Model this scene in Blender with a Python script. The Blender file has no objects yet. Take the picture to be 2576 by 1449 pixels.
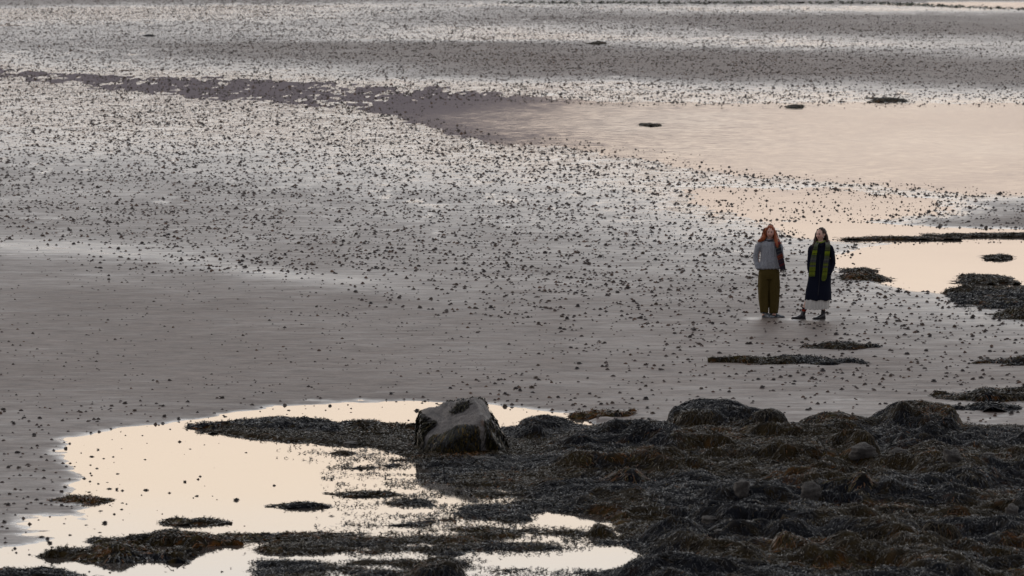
import bpy, math, random
import numpy as np
from mathutils import Vector
rng = np.random.default_rng(7); random.seed(7)
S = bpy.context.scene; C = S.collection
R = math.radians

# ------------------------------------------------------------------ camera
FPX, H, HORIZ = 5689.0, 9.1, -180.0
PITCH = math.atan((288 - HORIZ) / FPX)
cd = bpy.data.cameras.new('camera'); cam = bpy.data.objects.new('camera', cd); C.objects.link(cam)
cam.location = (0, 0, H); cam.rotation_euler = (R(90) - PITCH, 0, 0)
cd.lens = FPX / 1024 * 36; cd.sensor_width = 36; cd.clip_start = 0.5; cd.clip_end = 20000
cd.dof.use_dof = True; cd.dof.focus_distance = 101; cd.dof.aperture_fstop = 4.5
S.camera = cam
S.render.resolution_x, S.render.resolution_y = 1024, 576

# ------------------------------------------------------------------ sky and sun
SUN_EL, SUN_AZ = R(16), R(-55)          # azimuth from +Y, negative is to the left
w = bpy.data.worlds.new('World'); S.world = w; w.use_nodes = True
nt = w.node_tree; nt.nodes.clear()
def N(t, nt_, **k):
    n = nt_.nodes.new(t)
    for a, b in k.items(): setattr(n, a, b)
    return n
def ramp_set(r, stops):
    e = r.color_ramp.elements
    while len(e) > 1: e.remove(e[-1])
    e[0].position = stops[0][0]; e[0].color = (*stops[0][1], 1)
    for p, c in stops[1:]:
        x = e.new(p); x.color = (*c, 1)
out = N('ShaderNodeOutputWorld', nt)
sky = N('ShaderNodeTexSky', nt, sky_type='NISHITA', sun_disc=False, sun_elevation=R(4), sun_rotation=SUN_AZ)
bg1 = N('ShaderNodeBackground', nt); bg1.inputs[1].default_value = 0.05
nt.links.new(sky.outputs[0], bg1.inputs[0])
tc = N('ShaderNodeTexCoord', nt); sp = N('ShaderNodeSeparateXYZ', nt)
nt.links.new(tc.outputs['Generated'], sp.inputs[0])
asn = N('ShaderNodeMath', nt, operation='ARCSINE'); nt.links.new(sp.outputs[2], asn.inputs[0])
el = N('ShaderNodeMath', nt, operation='DIVIDE', use_clamp=True); nt.links.new(asn.outputs[0], el.inputs[0]); el.inputs[1].default_value = math.pi / 2
def dg(a): return a / 90.0
front = N('ShaderNodeValToRGB', nt); back = N('ShaderNodeValToRGB', nt)
nt.links.new(el.outputs[0], front.inputs[0]); nt.links.new(el.outputs[0], back.inputs[0])
ramp_set(front, [(0, (.95,.79,.66)), (dg(1.75), (.98,.82,.69)), (dg(2.2), (.60,.50,.45)), (dg(2.9), (.50,.415,.38)), (dg(3.5), (.68,.555,.485)), (dg(4.3), (1.05,.85,.70)), (dg(6.8), (1.42,1.17,.93)),
                 (dg(8.2), (1.36,1.34,1.31)), (dg(13), (1.44,1.48,1.54)), (dg(24), (.76,.76,.77)), (dg(50), (.375,.372,.39)), (1, (.29,.30,.33))])
ramp_set(back, [(0, (.30,.28,.31)), (dg(8), (.36,.335,.355)), (dg(30), (.35,.35,.38)), (1, (.29,.30,.33))])
az = N('ShaderNodeMapRange', nt, interpolation_type='SMOOTHSTEP'); nt.links.new(sp.outputs[1], az.inputs[0])
az.inputs[1].default_value = -.75; az.inputs[2].default_value = .9
mx = N('ShaderNodeMix', nt, data_type='RGBA'); nt.links.new(az.outputs[0], mx.inputs[0])
nt.links.new(back.outputs[0], mx.inputs[6]); nt.links.new(front.outputs[0], mx.inputs[7])
bg2 = N('ShaderNodeBackground', nt); bg2.inputs[1].default_value = 1.35
nt.links.new(mx.outputs[2], bg2.inputs[0])
ms = N('ShaderNodeMixShader', nt); ms.inputs[0].default_value = .88      # thin cloud over the clear sky
nt.links.new(bg1.outputs[0], ms.inputs[1]); nt.links.new(bg2.outputs[0], ms.inputs[2])
nt.links.new(ms.outputs[0], out.inputs[0])

sd = bpy.data.lights.new('sun', 'SUN'); sd.energy = .5; sd.angle = R(25); sd.color = (1, .86, .74)
sun = bpy.data.objects.new('sun', sd); C.objects.link(sun)
dv = Vector((math.sin(SUN_AZ) * math.cos(SUN_EL), math.cos(SUN_AZ) * math.cos(SUN_EL), math.sin(SUN_EL)))
sun.rotation_euler = dv.to_track_quat('Z', 'Y').to_euler(); sun.location = (-30, 60, 40)
S.view_settings.view_transform = 'Standard'; S.view_settings.look = 'None'
S.view_settings.gamma = 1; S.view_settings.use_curve_mapping = False; S.view_settings.exposure = 0

# ------------------------------------------------------------------ helpers
Q = 2576 / 1024.0
def G(qx, qy, z=0.0):
    """ground point seen at photo position (2576 px wide scale)"""
    X, Y = np.asarray(qx, float) / Q - 512, 288 - np.asarray(qy, float) / Q
    dy = FPX * math.cos(PITCH) + Y * math.sin(PITCH); dz = -FPX * math.sin(PITCH) + Y * math.cos(PITCH)
    t = (z - H) / dz
    return X * t, dy * t
def toq(x, y, z=0.0):
    zz = z - H
    dep = y * math.cos(PITCH) - zz * math.sin(PITCH); up = y * math.sin(PITCH) + zz * math.cos(PITCH)
    dep = np.maximum(dep, 1.0)
    return (512 + FPX * x / dep) * Q, (288 - FPX * up / dep) * Q
def pxm(qy): return float(qy / Q - HORIZ) / H       # render px per metre on the ground there
def sstep(a, b, v):
    t = np.clip((v - a) / (b - a), 0, 1); return t * t * (3 - 2 * t)
def _h(ix, iy, s):
    n = (ix.astype(np.int64) * 374761393 + iy.astype(np.int64) * 668265263 + s * 1442695041) & 0xffffffff
    n = ((n ^ (n >> 13)) * 1274126177) & 0xffffffff
    n = ((n ^ (n >> 16)) * 2246822519) & 0xffffffff
    return ((n ^ (n >> 15)) & 0xffff) / 65535.0
def vn(x, y, s=0):
    x = np.asarray(x, float); y = np.asarray(y, float)
    ix, iy = np.floor(x), np.floor(y); fx, fy = x - ix, y - iy
    fx = fx * fx * (3 - 2 * fx); fy = fy * fy * (3 - 2 * fy)
    a, b, c, d = _h(ix, iy, s), _h(ix + 1, iy, s), _h(ix, iy + 1, s), _h(ix + 1, iy + 1, s)
    return (a * (1 - fx) + b * fx) * (1 - fy) + (c * (1 - fx) + d * fx) * fy
def fbm(x, y, s=0, o=4, g=.5):
    t = 0; a = 1; n = 0
    for i in range(o):
        t = t + a * vn(x * 2 ** i + 17.3 * i, y * 2 ** i - 9.1 * i, s + i); n += a; a *= g
    return t / n
def mesh_np(name, V, F, mat=None, col=None, smooth=True, attr=None):
    V = np.asarray(V, np.float32).reshape(-1, 3); F = np.asarray(F, np.int32); k = F.shape[1]
    m = bpy.data.meshes.new(name)
    m.vertices.add(len(V)); m.vertices.foreach_set('co', V.ravel())
    m.loops.add(F.size); m.loops.foreach_set('vertex_index', F.ravel())
    m.polygons.add(len(F)); m.polygons.foreach_set('loop_start', np.arange(0, F.size, k, dtype=np.int32))
    m.polygons.foreach_set('loop_total', np.full(len(F), k, np.int32))
    m.update(calc_edges=True)
    m.polygons.foreach_set('use_smooth', np.full(len(F), smooth))
    if col is not None:
        a = m.color_attributes.new('Col', 'FLOAT_COLOR', 'POINT')
        cc = np.ones((len(V), 4), np.float32); cc[:, :3] = col; a.data.foreach_set('color', cc.ravel())
    if attr:
        for an, av in attr.items():
            a = m.attributes.new(an, 'FLOAT', 'POINT'); a.data.foreach_set('value', np.asarray(av, np.float32))
    if mat: m.materials.append(mat)
    return m
def link(name, mesh, parent=None, loc=None, label=None, cat=None, group=None, kind=None):
    o = bpy.data.objects.new(name, mesh); C.objects.link(o)
    if parent: o.parent = parent
    if loc is not None: o.location = loc
    if label: o['label'] = label
    if cat: o['category'] = cat
    if group: o['group'] = group
    if kind: o['kind'] = kind
    return o
def grid_faces(nr, nc, wrap=False):
    r = np.arange(nr - 1)[:, None]; cN = nc if wrap else nc - 1; c = np.arange(cN)[None, :]
    a = r * nc + c; b = r * nc + (c + 1) % nc; d = (r + 1) * nc + (c + 1) % nc; e = (r + 1) * nc + c
    return np.stack([a, b, d, e], -1).reshape(-1, 4)

# ------------------------------------------------------------------ materials
def mat(name): 
    m = bpy.data.materials.new(name); m.use_nodes = True
    t = m.node_tree; return m, t, t.nodes['Principled BSDF']
def noise(t, scale, detail=3, rough=.55, vec=None, out='Fac'):
    n = N('ShaderNodeTexNoise', t); n.inputs['Scale'].default_value = scale
    n.inputs['Detail'].default_value = detail; n.inputs['Roughness'].default_value = rough
    if vec is not None: t.links.new(vec, n.inputs['Vector'])
    return n.outputs[out]
def maprange(t, v, a, b, c, d, smooth=False):
    n = N('ShaderNodeMapRange', t); 
    if smooth: n.interpolation_type = 'SMOOTHSTEP'
    t.links.new(v, n.inputs[0])
    for i, x in enumerate((a, b, c, d)): n.inputs[i + 1].default_value = x
    return n.outputs[0]
def mth(t, op, a, b=None, clamp=False):
    n = N('ShaderNodeMath', t, operation=op, use_clamp=clamp)
    for i, v in enumerate((a, b)):
        if v is None: continue
        if isinstance(v, (int, float)): n.inputs[i].default_value = v
        else: t.links.new(v, n.inputs[i])
    return n.outputs[0]
def pos(t): return N('ShaderNodeNewGeometry', t).outputs['Position']
def perturb(t, b, terms):
    """tilt the shading normal by coloured noise: terms = [(colour socket, amplitude value or socket)]"""
    acc = N('ShaderNodeNewGeometry', t).outputs['Normal']
    for colr, amp in terms:
        s = N('ShaderNodeVectorMath', t, operation='SUBTRACT'); t.links.new(colr, s.inputs[0]); s.inputs[1].default_value = (.5, .5, .5)
        k = N('ShaderNodeVectorMath', t, operation='SCALE'); t.links.new(s.outputs[0], k.inputs[0])
        if isinstance(amp, (int, float)): k.inputs['Scale'].default_value = amp
        else: t.links.new(amp, k.inputs['Scale'])
        ad = N('ShaderNodeVectorMath', t, operation='ADD'); t.links.new(acc, ad.inputs[0]); t.links.new(k.outputs[0], ad.inputs[1]); acc = ad.outputs[0]
    n = N('ShaderNodeVectorMath', t, operation='NORMALIZE'); t.links.new(acc, n.inputs[0])
    t.links.new(n.outputs[0], b.inputs['Normal'])
def vmul(t, v, xyz):
    n = N('ShaderNodeVectorMath', t, operation='MULTIPLY'); t.links.new(v, n.inputs[0]); n.inputs[1].default_value = xyz; return n.outputs[0]
def attrn(t, name, out='Fac'): return N('ShaderNodeAttribute', t, attribute_name=name).outputs[out]
def colmat(name, rough=.6, spec=.5, nscale=60, namp=.3, nvar=.25, coat=0, sheen=0):
    m, t, b = mat(name)
    p = N('ShaderNodeTexCoord', t).outputs['Object']
    f = maprange(t, noise(t, nscale, 4, .6, p), .3, .7, 1 - nvar, 1 + nvar)
    v = N('ShaderNodeVectorMath', t, operation='SCALE'); t.links.new(attrn(t, 'Col', 'Color'), v.inputs[0]); t.links.new(f, v.inputs['Scale'])
    t.links.new(v.outputs[0], b.inputs['Base Color'])
    b.inputs['Roughness'].default_value = rough; b.inputs['Specular IOR Level'].default_value = spec
    b.inputs['Coat Weight'].default_value = coat
    b.inputs['Sheen Weight'].default_value = sheen
    bp = N('ShaderNodeBump', t); bp.inputs['Strength'].default_value = namp; bp.inputs['Distance'].default_value = .01
    t.links.new(noise(t, nscale * 1.7, 4, .6, p), bp.inputs['Height']); t.links.new(bp.outputs[0], b.inputs['Normal'])
    return m

# sand: the attribute 'wet' says how much water stands on the sand there
def sand_material():
    m, t, b = mat('wet_sand'); p = pos(t)
    wet = attrn(t, 'wet')
    n1 = noise(t, .9, 4, .6, p); n2 = noise(t, 5, 3, .6, p); n3 = noise(t, .22, 3, .5, p)
    ps = vmul(t, p, (.35, 1.6, 1)); st = noise(t, 1.6, 5, .65, ps)
    d = mth(t, 'ADD', mth(t, 'MULTIPLY', mth(t, 'SUBTRACT', n1, .5), .5), mth(t, 'MULTIPLY', mth(t, 'SUBTRACT', st, .5), .9))
    d = mth(t, 'ADD', d, mth(t, 'MULTIPLY', mth(t, 'SUBTRACT', n3, .5), .35))
    ww = mth(t, 'ADD', wet, mth(t, 'MULTIPLY', d, .8), clamp=True)
    rg = maprange(t, ww, .15, .95, .62, .14)
    t.links.new(rg, b.inputs['Roughness'])
    b.inputs['Specular IOR Level'].default_value = .5; b.inputs['IOR'].default_value = 1.36
    cr = N('ShaderNodeValToRGB', t); ramp_set(cr, [(0, (.150,.116,.098)), (.5, (.120,.096,.084)), (1, (.080,.069,.064))])
    t.links.new(ww, cr.inputs[0])
    k = maprange(t, mth(t, 'ADD', mth(t, 'MULTIPLY', n2, .5), mth(t, 'MULTIPLY', n3, .5)), .3, .7, .86, 1.14)
    v = N('ShaderNodeVectorMath', t, operation='SCALE'); t.links.new(cr.outputs[0], v.inputs[0]); t.links.new(k, v.inputs['Scale'])
    t.links.new(v.outputs[0], b.inputs['Base Color'])
    pr = vmul(t, p, (1.0, 3.2, 1))
    wvn = N('ShaderNodeTexNoise', t); wvn.inputs['Scale'].default_value = 1; wvn.inputs['Detail'].default_value = 5; wvn.inputs['Roughness'].default_value = .7
    t.links.new(vmul(t, p, (2.2, 6.5, 1)), wvn.inputs['Vector'])
    v2 = N('ShaderNodeVectorMath', t, operation='SCALE'); t.links.new(v.outputs[0], v2.inputs[0]); t.links.new(maprange(t, wvn.outputs['Fac'], .35, .65, .72, 1.28), v2.inputs['Scale'])
    t.links.new(v2.outputs[0], b.inputs['Base Color'])
    perturb(t, b, [(wvn.outputs['Color'], .20), (noise(t, 2.6, 3, .6, pr, 'Color'), maprange(t, ww, .1, .9, .36, .36)),
                   (noise(t, 22, 2, .6, pr, 'Color'), maprange(t, ww, .1, .9, .45, .30))])
    return m
def water_material():
    m, t, b = mat('pool_water'); p = pos(t)
    b.inputs['Base Color'].default_value = (.060, .052, .046, 1); b.inputs['IOR'].default_value = 1.333
    b.inputs['Roughness'].default_value = .02
    s = N('ShaderNodeSeparateXYZ', t); t.links.new(p, s.inputs[0])
    far = maprange(t, s.outputs[1], 132, 162, 0, 1, True)
    edge = maprange(t, mth(t, 'ADD', s.outputs[0], mth(t, 'MULTIPLY', noise(t, .12, 3, .6, p), 8)), -.5, 9, 0, 1, True)
    gust = maprange(t, noise(t, .09, 3, .6, vmul(t, p, (1, .5, 1))), .35, .65, .35, 1)
    ruf = mth(t, 'MULTIPLY', mth(t, 'MULTIPLY', far, edge), gust)
    t.links.new(maprange(t, ruf, 0, 1, .04, .14), b.inputs['Roughness'])
    pw = vmul(t, p, (1, 2.5, 1))
    perturb(t, b, [(noise(t, 2.6, 4, .65, pw, 'Color'), mth(t, 'ADD', maprange(t, ruf, 0, 1, .002, .070), maprange(t, s.outputs[1], 120, 170, 0, .03, True))),
                   (noise(t, .35, 2, .5, p, 'Color'), .004)])
    return m
def weed_material(name='seaweed', rough=.34, spec=.24):
    m, t, b = mat(name); p = pos(t)
    v = N('ShaderNodeVectorMath', t, operation='SCALE'); t.links.new(attrn(t, 'Col', 'Color'), v.inputs[0])
    t.links.new(maprange(t, noise(t, 35, 3, .6, p), .3, .7, .65, 1.35), v.inputs['Scale'])
    t.links.new(v.outputs[0], b.inputs['Base Color'])
    t.links.new(maprange(t, noise(t, 9, 2, .6, p), .3, .7, rough - .1, rough + .15), b.inputs['Roughness'])
    b.inputs['Specular IOR Level'].default_value = spec
    perturb(t, b, [(noise(t, 60, 2, .6, p, 'Color'), .6)])
    return m
def rock_material(name, c1, c2, c3, sc=9):
    m, t, b = mat(name); p = N('ShaderNodeTexCoord', t).outputs['Object']
    cr = N('ShaderNodeValToRGB', t); ramp_set(cr, [(0.32, c1), (.5, c2), (.62, c2), (.72, c3)])
    t.links.new(noise(t, sc * .35, 4, .6, p), cr.inputs[0])
    v = N('ShaderNodeVectorMath', t, operation='SCALE'); t.links.new(cr.outputs[0], v.inputs[0])
    t.links.new(maprange(t, noise(t, sc * 6, 4, .7, p), .3, .7, .55, 1.45), v.inputs['Scale'])
    t.links.new(v.outputs[0], b.inputs['Base Color']); b.inputs['Roughness'].default_value = .72
    bp = N('ShaderNodeBump', t); bp.inputs['Strength'].default_value = .7; bp.inputs['Distance'].default_value = .03
    t.links.new(noise(t, sc * 3, 6, .65, p), bp.inputs['Height']); t.links.new(bp.outputs[0], b.inputs['Normal'])
    return m
M_SAND = sand_material(); M_WATER = water_material(); M_WEED = weed_material()
M_MAT = weed_material('seaweed_mat', .8, .06)
M_CAST = colmat('cast_sand', .7, .3, 90, .6, .3)
M_BOULD = rock_material('boulder_rock', (.065,.062,.062), (.165,.152,.143), (.20,.115,.065))
M_STONE = rock_material('stone', (.018,.016,.015), (.052,.046,.041), (.07,.058,.04), 14)

# ------------------------------------------------------------------ painted shape fields (pools, wetness, densities)
GX = np.arange(-480, 3060, 5.0); GY = np.arange(-40, 1700, 3.0)
MXg, MYg = np.meshgrid(GX, GY)
def poly_mask(pts):
    inside = np.zeros(MXg.shape, bool); n = len(pts)
    for i in range(n):
        x0, y0 = pts[i]; x1, y1 = pts[(i + 1) % n]
        if y0 == y1: continue
        c = ((MYg < y0) != (MYg < y1)) & (MXg < (x1 - x0) * (MYg - y0) / (y1 - y0) + x0)
        inside ^= c
    return inside.astype(float)
def boxb(a, r, ax):
    if r < 1: return a
    pad = [(0, 0), (0, 0)]; pad[ax] = (r + 1, r); b = np.cumsum(np.pad(a, pad, 'edge'), axis=ax)
    return (b[:, 2 * r + 1:] - b[:, :-2 * r - 1]) / (2 * r + 1) if ax else (b[2 * r + 1:] - b[:-2 * r - 1]) / (2 * r + 1)
def blur(a, rx, ry):
    for _ in range(2): a = boxb(boxb(a, int(rx / 5), 1), int(ry / 3), 0)
    return a
def samp(F, qx, qy):
    u = np.clip((qx - GX[0]) / 5.0, 0, len(GX) - 1.001); v = np.clip((qy - GY[0]) / 3.0, 0, len(GY) - 1.001)
    i, j = u.astype(int), v.astype(int); fu, fv = u - i, v - j
    return (F[j, i] * (1 - fu) + F[j, i + 1] * fu) * (1 - fv) + (F[j + 1, i] * (1 - fu) + F[j + 1, i + 1] * fu) * fv
# water depth wish: +1 water, 0 dry
poolA = blur(poly_mask([(-480,1410),(0,1392),(110,1376),(215,1345),(262,1300),(232,1240),(222,1190),(180,1140),(215,1098),(330,1078),(500,1062),(640,1034),(800,1022),(1000,1014),(1180,1018),
    (1310,1030),(1440,1046),(1500,1062),(1500,1180),(1700,1230),(2000,1290),(2020,1330),(1900,1400),(1800,1449),(1900,1600),(1900,1699),(-480,1699)]), 70, 13)
poolA2 = np.maximum(blur(poly_mask([(105,1128),(260,1118),(260,1160),(130,1150)]), 45, 9), blur(poly_mask([(60,1290),(240,1300),(240,1370),(90,1350)]), 60, 12)) * .5
poolA = np.maximum(poolA, poolA2)
poolC = blur(poly_mask([(1130,262),(1500,262),(2000,265),(3060,266),(3060,496),(2576,488),(2300,466),(2050,450),(1850,430),(1700,405),(1500,372),(1330,345),(1180,315),(1080,285)]), 130, 11)
band = blur(poly_mask([(-480,150),(0,168),(300,190),(650,198),(1100,218),(1500,254),(1300,380),(1180,350),(1060,300),(900,272),(600,258),(400,246),(150,215),(0,198),(-480,180)]), 60, 7)
poolB = np.maximum.reduce([blur(poly_mask([(2090,650),(2200,622),(2400,610),(3060,600),(3060,730),(2500,742),(2320,735),(2200,700),(2150,680)]), 45, 8),
    blur(poly_mask([(1960,560),(2150,560),(2380,575),(3060,590),(3060,605),(2150,606),(2020,598)]), 40, 4) * .95,
    blur(poly_mask([(1720,470),(2100,480),(2420,505),(2330,545),(2020,560),(1830,545),(1760,515)]), 100, 12) * .62])
stripD = blur(poly_mask([(2190,12),(2400,6),(3060,3),(3060,30),(2576,22),(2400,17)]), 20, 2)
WAT = np.clip(poolA + poolC + poolB + stripD, 0, 1)
BAND = band
# wetness by bands
cols = {0: [(0,.3),(12,.35),(24,.95),(50,.9),(75,.6),(120,.55),(150,.8),(165,.8),(210,.95),(300,.9),(360,.78),(430,.5),(520,.42),(600,.36),(620,.46),(680,.34),(900,.25),(1060,.25),(1449,.42)],
 650: [(0,.3),(8,.4),(16,.95),(42,.85),(60,.6),(92,.6),(115,.25),(145,.3),(172,.75),(190,.9),(270,1),(350,.9),(410,.68),(500,.46),(600,.42),(665,.34),(690,.46),(730,.34),(900,.22),(1000,.22),(1449,.4)],
 1300: [(0,.4),(10,.8),(20,.5),(50,.35),(70,.8),(100,.95),(112,.2),(160,.12),(190,.3),(212,.95),(240,.95),(390,1),(430,.85),(500,.58),(600,.44),(740,.42),(790,.36),(1000,.28),(1449,.3)],
 1950: [(0,.4),(10,.2),(18,.85),(28,.75),(42,.22),(75,.25),(95,.65),(112,.9),(124,.5),(142,.12),(190,.12),(215,.65),(245,.95),(470,1),(520,.9),(600,.78),(660,.5),(800,.38),(1000,.32),(1449,.3)],
 2576: [(0,.3),(25,.9),(38,.35),(80,.15),(105,.6),(140,.6),(155,.25),(205,.2),(240,.75),(262,.9),(490,.95),(518,.5),(560,.2),(585,.6),(620,.95),(740,.95),(800,.72),(860,.5),(950,.36),(1449,.3)]}
cx = sorted(cols); prof = np.array([np.interp(GY, *zip(*cols[c])) for c in cx])
WET = np.empty(MXg.shape)
xi = np.clip(GX, cx[0], cx[-1])
for j in range(len(GY)): WET[j] = np.interp(xi, cx, prof[:, j])

def noisy_q(x, y):
    qx, qy = toq(x, y)
    sc = np.clip((qy / Q - HORIZ) / H / 60, .2, 1.6)
    a = (fbm(x * .35, y * .1, 31, 3) - .5) * 260 * sc; b = (fbm(x * .5, y * .16, 37, 3) - .5) * 16 * sc
    return qx + a, qy + b
def sand_z(x, y):
    qx, qy = noisy_q(x, y)
    q0x, q0y = toq(x, y)
    wv = samp(WAT, q0x, q0y); bv = samp(BAND, q0x, q0y)
    near = np.clip(110.0 / np.maximum(y, 60), .4, 1.6)
    n = (fbm(x * 1.1, y * .55, 3, 4, .6) - .5) * 2
    rid = np.sin((y + .6 * fbm(x * .3, y * .5, 9, 2) * 4) * 5.5) * .0022
    n3 = (fbm(x * 3.0, y * 2.2, 13, 3, .6) - .5) * 2; farf = sstep(105, 140, y)
    n4 = (fbm(x * 1.9, y * .42, 19, 3, .65) - .5) * 2
    dryk = sstep(650, 760, q0y + .12 * q0x * 0) * sstep(1010, 960, q0y) * .010
    z = .020 + dryk - wv * .078 - bv * .0240 + n * (.013 - .006 * farf) + n3 * .009 * (1 - .5 * farf) + n4 * .016 * farf + rid
    z = z + .012 * (fbm(x * .12, y * .05, 5, 2) - .5) + bv * .036 * (fbm(x * 6.5, y * 1.0, 23, 2, .6) - .60)
    z = z + (1 - sstep(90, 110, y)) * .011 * 2 * (fbm(x * 1.3, y * 3.6, 29, 3, .6) - .5)
    z = z + .018 * (1 - sstep(.1, .4, samp(WET, q0x, q0y))) * (1 - sstep(.2, .6, wv))
    # sand showing between the weeds
    for (ax, ay, rx, ry) in ((1672,1199,45,7),(1781,1148,32,5),(1862,1137,45,6),(1522,1060,35,5)):
        z = np.maximum(z, .07 - .05 * (((q0x - ax) / rx) ** 2 + ((q0y - ay) / ry) ** 2))
    return z

# one sheet of sand to the horizon, finest where the photograph looks
rows_q = np.arange(-12, 1470, 2.6)
ry = G(0, rows_q)[1][::-1]
ry = np.concatenate([[-400, -200, -80, 0, 30, 50, 60], ry, ry[-1] + np.geomspace(4, 7000, 60)])
cu = np.concatenate([-np.geomspace(60, .13, 26), np.linspace(-.112, .112, 530), np.geomspace(.13, 60, 26)])
XX = cu[None, :] * np.maximum(ry, 62)[:, None]; YY = np.repeat(ry[:, None], len(cu), 1)
ZZ = sand_z(XX, YY); ZZ = np.where(YY > 310, .02 + 0 * ZZ, ZZ)
ZZ = np.where(np.abs(XX) > .115 * np.maximum(YY, 62), np.maximum(ZZ, -.03), ZZ)
qx_, qy_ = noisy_q(XX, YY); WV = samp(WET, qx_, qy_)
ridge_q = np.interp(qx_, [-500, 0, 400, 850, 1100, 1500, 3000], [585, 612, 652, 716, 752, 800, 900])
for gx_, gy_ in ((1893, 806), (2000, 808), (2062, 810)): WV = WV + .42 * np.exp(-((qx_ - qx_) ** 2) - (toq(XX, YY)[0] - gx_) ** 2 / 26 ** 2 - (toq(XX, YY)[1] - gy_) ** 2 / 3.2 ** 2)
WV = np.clip(WV + .22 * np.exp(-((qy_ - ridge_q) / 24) ** 2) * sstep(1500, 700, qx_) - .10 * sstep(660, 760, qy_) * sstep(1030, 960, qy_), 0, 1)
WV = np.clip(WV + .55 * sstep(.016, .0, ZZ), 0, 1)
me = mesh_np('sand', np.stack([XX, YY, ZZ], -1), grid_faces(len(ry), len(cu)), M_SAND, attr={'wet': WV.ravel()})
link('sand', me, kind='structure')
wp = np.array([(-4000, -300, 0), (4000, -300, 0), (4000, 9000, 0), (-4000, 9000, 0)], float)
link('water', mesh_np('water', wp, [[0, 1, 2, 3]], M_WATER), kind='structure')

# moorland hill beyond the bay: above the picture, seen mirrored in the far pool
azs = np.linspace(-1.3, 1.3, 180); nr = 14
prof_el = np.interp(np.degrees(azs), [-75,-50,-30,-15,-8,-4,-1,.6,2,3.2,6,15,40,75], [3,3.4,3.2,4.2,4.6,4.5,4.0,3.3,2.2,1.2,.7,.9,1.6,2.0])
hv = []
for k in range(nr):
    f = k / (nr - 1); d = 2600 + 1300 * f
    hgt = np.tan(np.radians(prof_el)) * 3900 * (f ** .8) * (1 + .10 * (fbm(azs * 14, azs * 0 + k * .3, 77, 4) - .5)) - 3
    hv.append(np.stack([np.sin(azs) * d, np.cos(azs) * d, hgt], -1))
mh, th, bh = mat('hazed_moorland')
crh = N('ShaderNodeValToRGB', th); ramp_set(crh, [(.3, (.24,.205,.22)), (.7, (.31,.27,.285))])  # moor purple lightened: distance haze is put into the base colour
th.links.new(noise(th, .01, 5, .6, pos(th)), crh.inputs[0]); th.links.new(crh.outputs[0], bh.inputs['Base Color']); bh.inputs['Roughness'].default_value = 1
bh.inputs['Specular IOR Level'].default_value = .1
link('hills', mesh_np('hills', np.array(hv), grid_faces(nr, 180)[:, ::-1], mh), kind='structure')

# ------------------------------------------------------------------ worm casts
def cast_proto(k, ns, nl, lump):
    r = np.random.default_rng(100 + k)
    V = []
    for l in range(nl):
        f = l / nl
        rad = (1 - f) ** .75 * .5
        for s in range(ns):
            a = 2 * math.pi * (s + .5 * (l % 2)) / ns
            rr = rad * (1 + lump * r.uniform(-1, 1))
            V.append((rr * math.cos(a) + .06 * r.uniform(-1, 1) * (l > 0), rr * math.sin(a), f * .62 + .09 * r.uniform(-1, 1) * (l > 0) - .06 * (l == 0)))
    V.append((r.uniform(-.08, .08), 0, .62)); top = len(V) - 1
    F = []
    for l in range(nl - 1):
        for s in range(ns):
            a, b = l * ns + s, l * ns + (s + 1) % ns; c, d = a + ns, b + ns
            F += [(a, b, d), (a, d, c)]
    for s in range(ns): F.append(((nl - 1) * ns + s, (nl - 1) * ns + (s + 1) % ns, top))
    return np.array(V), np.array(F)
def coil_proto(k):
    """a heap of coiled sand thread: a lumpy mound carrying loops of squeezed-out cord"""
    V, F = cast_proto(k, 9, 4, .22); V = V * np.array([.95, .95, .85]); V = [V]; F = [F]; n = len(V[0]); r = np.random.default_rng(k)
    for c in range(6):
        a0 = r.uniform(0, 6.28); R0 = r.uniform(.08, .3); hz = .5 * (1 - R0 / .5) + .12; cxy = (r.uniform(-.16, .16), r.uniform(-.16, .16))
        pts = [(cxy[0] + R0 * math.cos(a0 + i * .8), cxy[1] + R0 * math.sin(a0 + i * .8), hz + .03 * i * r.uniform(-.6, 1)) for i in range(7)]
        pts = np.array(pts); rr = .05
        ring = []
        for i, p in enumerate(pts):
            d = pts[min(i + 1, 6)] - pts[max(i - 1, 0)]; d /= np.linalg.norm(d) + 1e-9
            s = np.cross(d, (0, 0, 1)); s /= np.linalg.norm(s) + 1e-9; u = np.cross(s, d)
            q = rr * (1 if 0 < i < 6 else .4)
            ring += [p + q * s, p + q * u, p - q * s, p - q * u]
        V.append(np.array(ring)); f = grid_faces(7, 4, True) + n; F.append(np.concatenate([f[:, [0, 1, 2]], f[:, [0, 2, 3]]])); n += 28
    return np.concatenate(V), np.concatenate(F)
# density per m2 of casts and relative size
dcol = {0: [(0,2.0),(30,3),(60,4.5),(200,4.5),(400,5),(590,5),(612,1.2),(650,.7),(900,1.1),(1000,1.6),(1060,2.4),(1449,2.4)],
 650: [(0,3),(60,5),(250,5),(400,5.4),(640,5),(685,4.5),(700,1.2),(740,.8),(900,1.2),(1000,1.9),(1060,2.6),(1449,2)],
 1300: [(0,2),(60,4.5),(240,4.5),(400,5),(600,5.4),(750,4.5),(800,2.0),(850,1.5),(1000,2.2),(1040,3),(1449,2)],
 1950: [(0,1.5),(60,3),(110,4),(250,4),(460,4.5),(560,5.5),(700,5),(800,3.5),(900,2.6),(1000,2.2),(1449,2)],
 2576: [(0,.8),(60,1.5),(130,3),(250,2.5),(500,4),(600,4),(700,3.6),(900,3.2),(1060,2.6),(1449,2)]}
dprof = np.array([np.interp(GY, *zip(*dcol[c])) for c in cx]); DEN = np.empty(MXg.shape)
for j in range(len(GY)): DEN[j] = np.interp(xi, cx, dprof[:, j])
ys = rng.uniform(66, 330, 420000); xs = rng.uniform(-.115, .115, 420000) * ys
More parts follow.
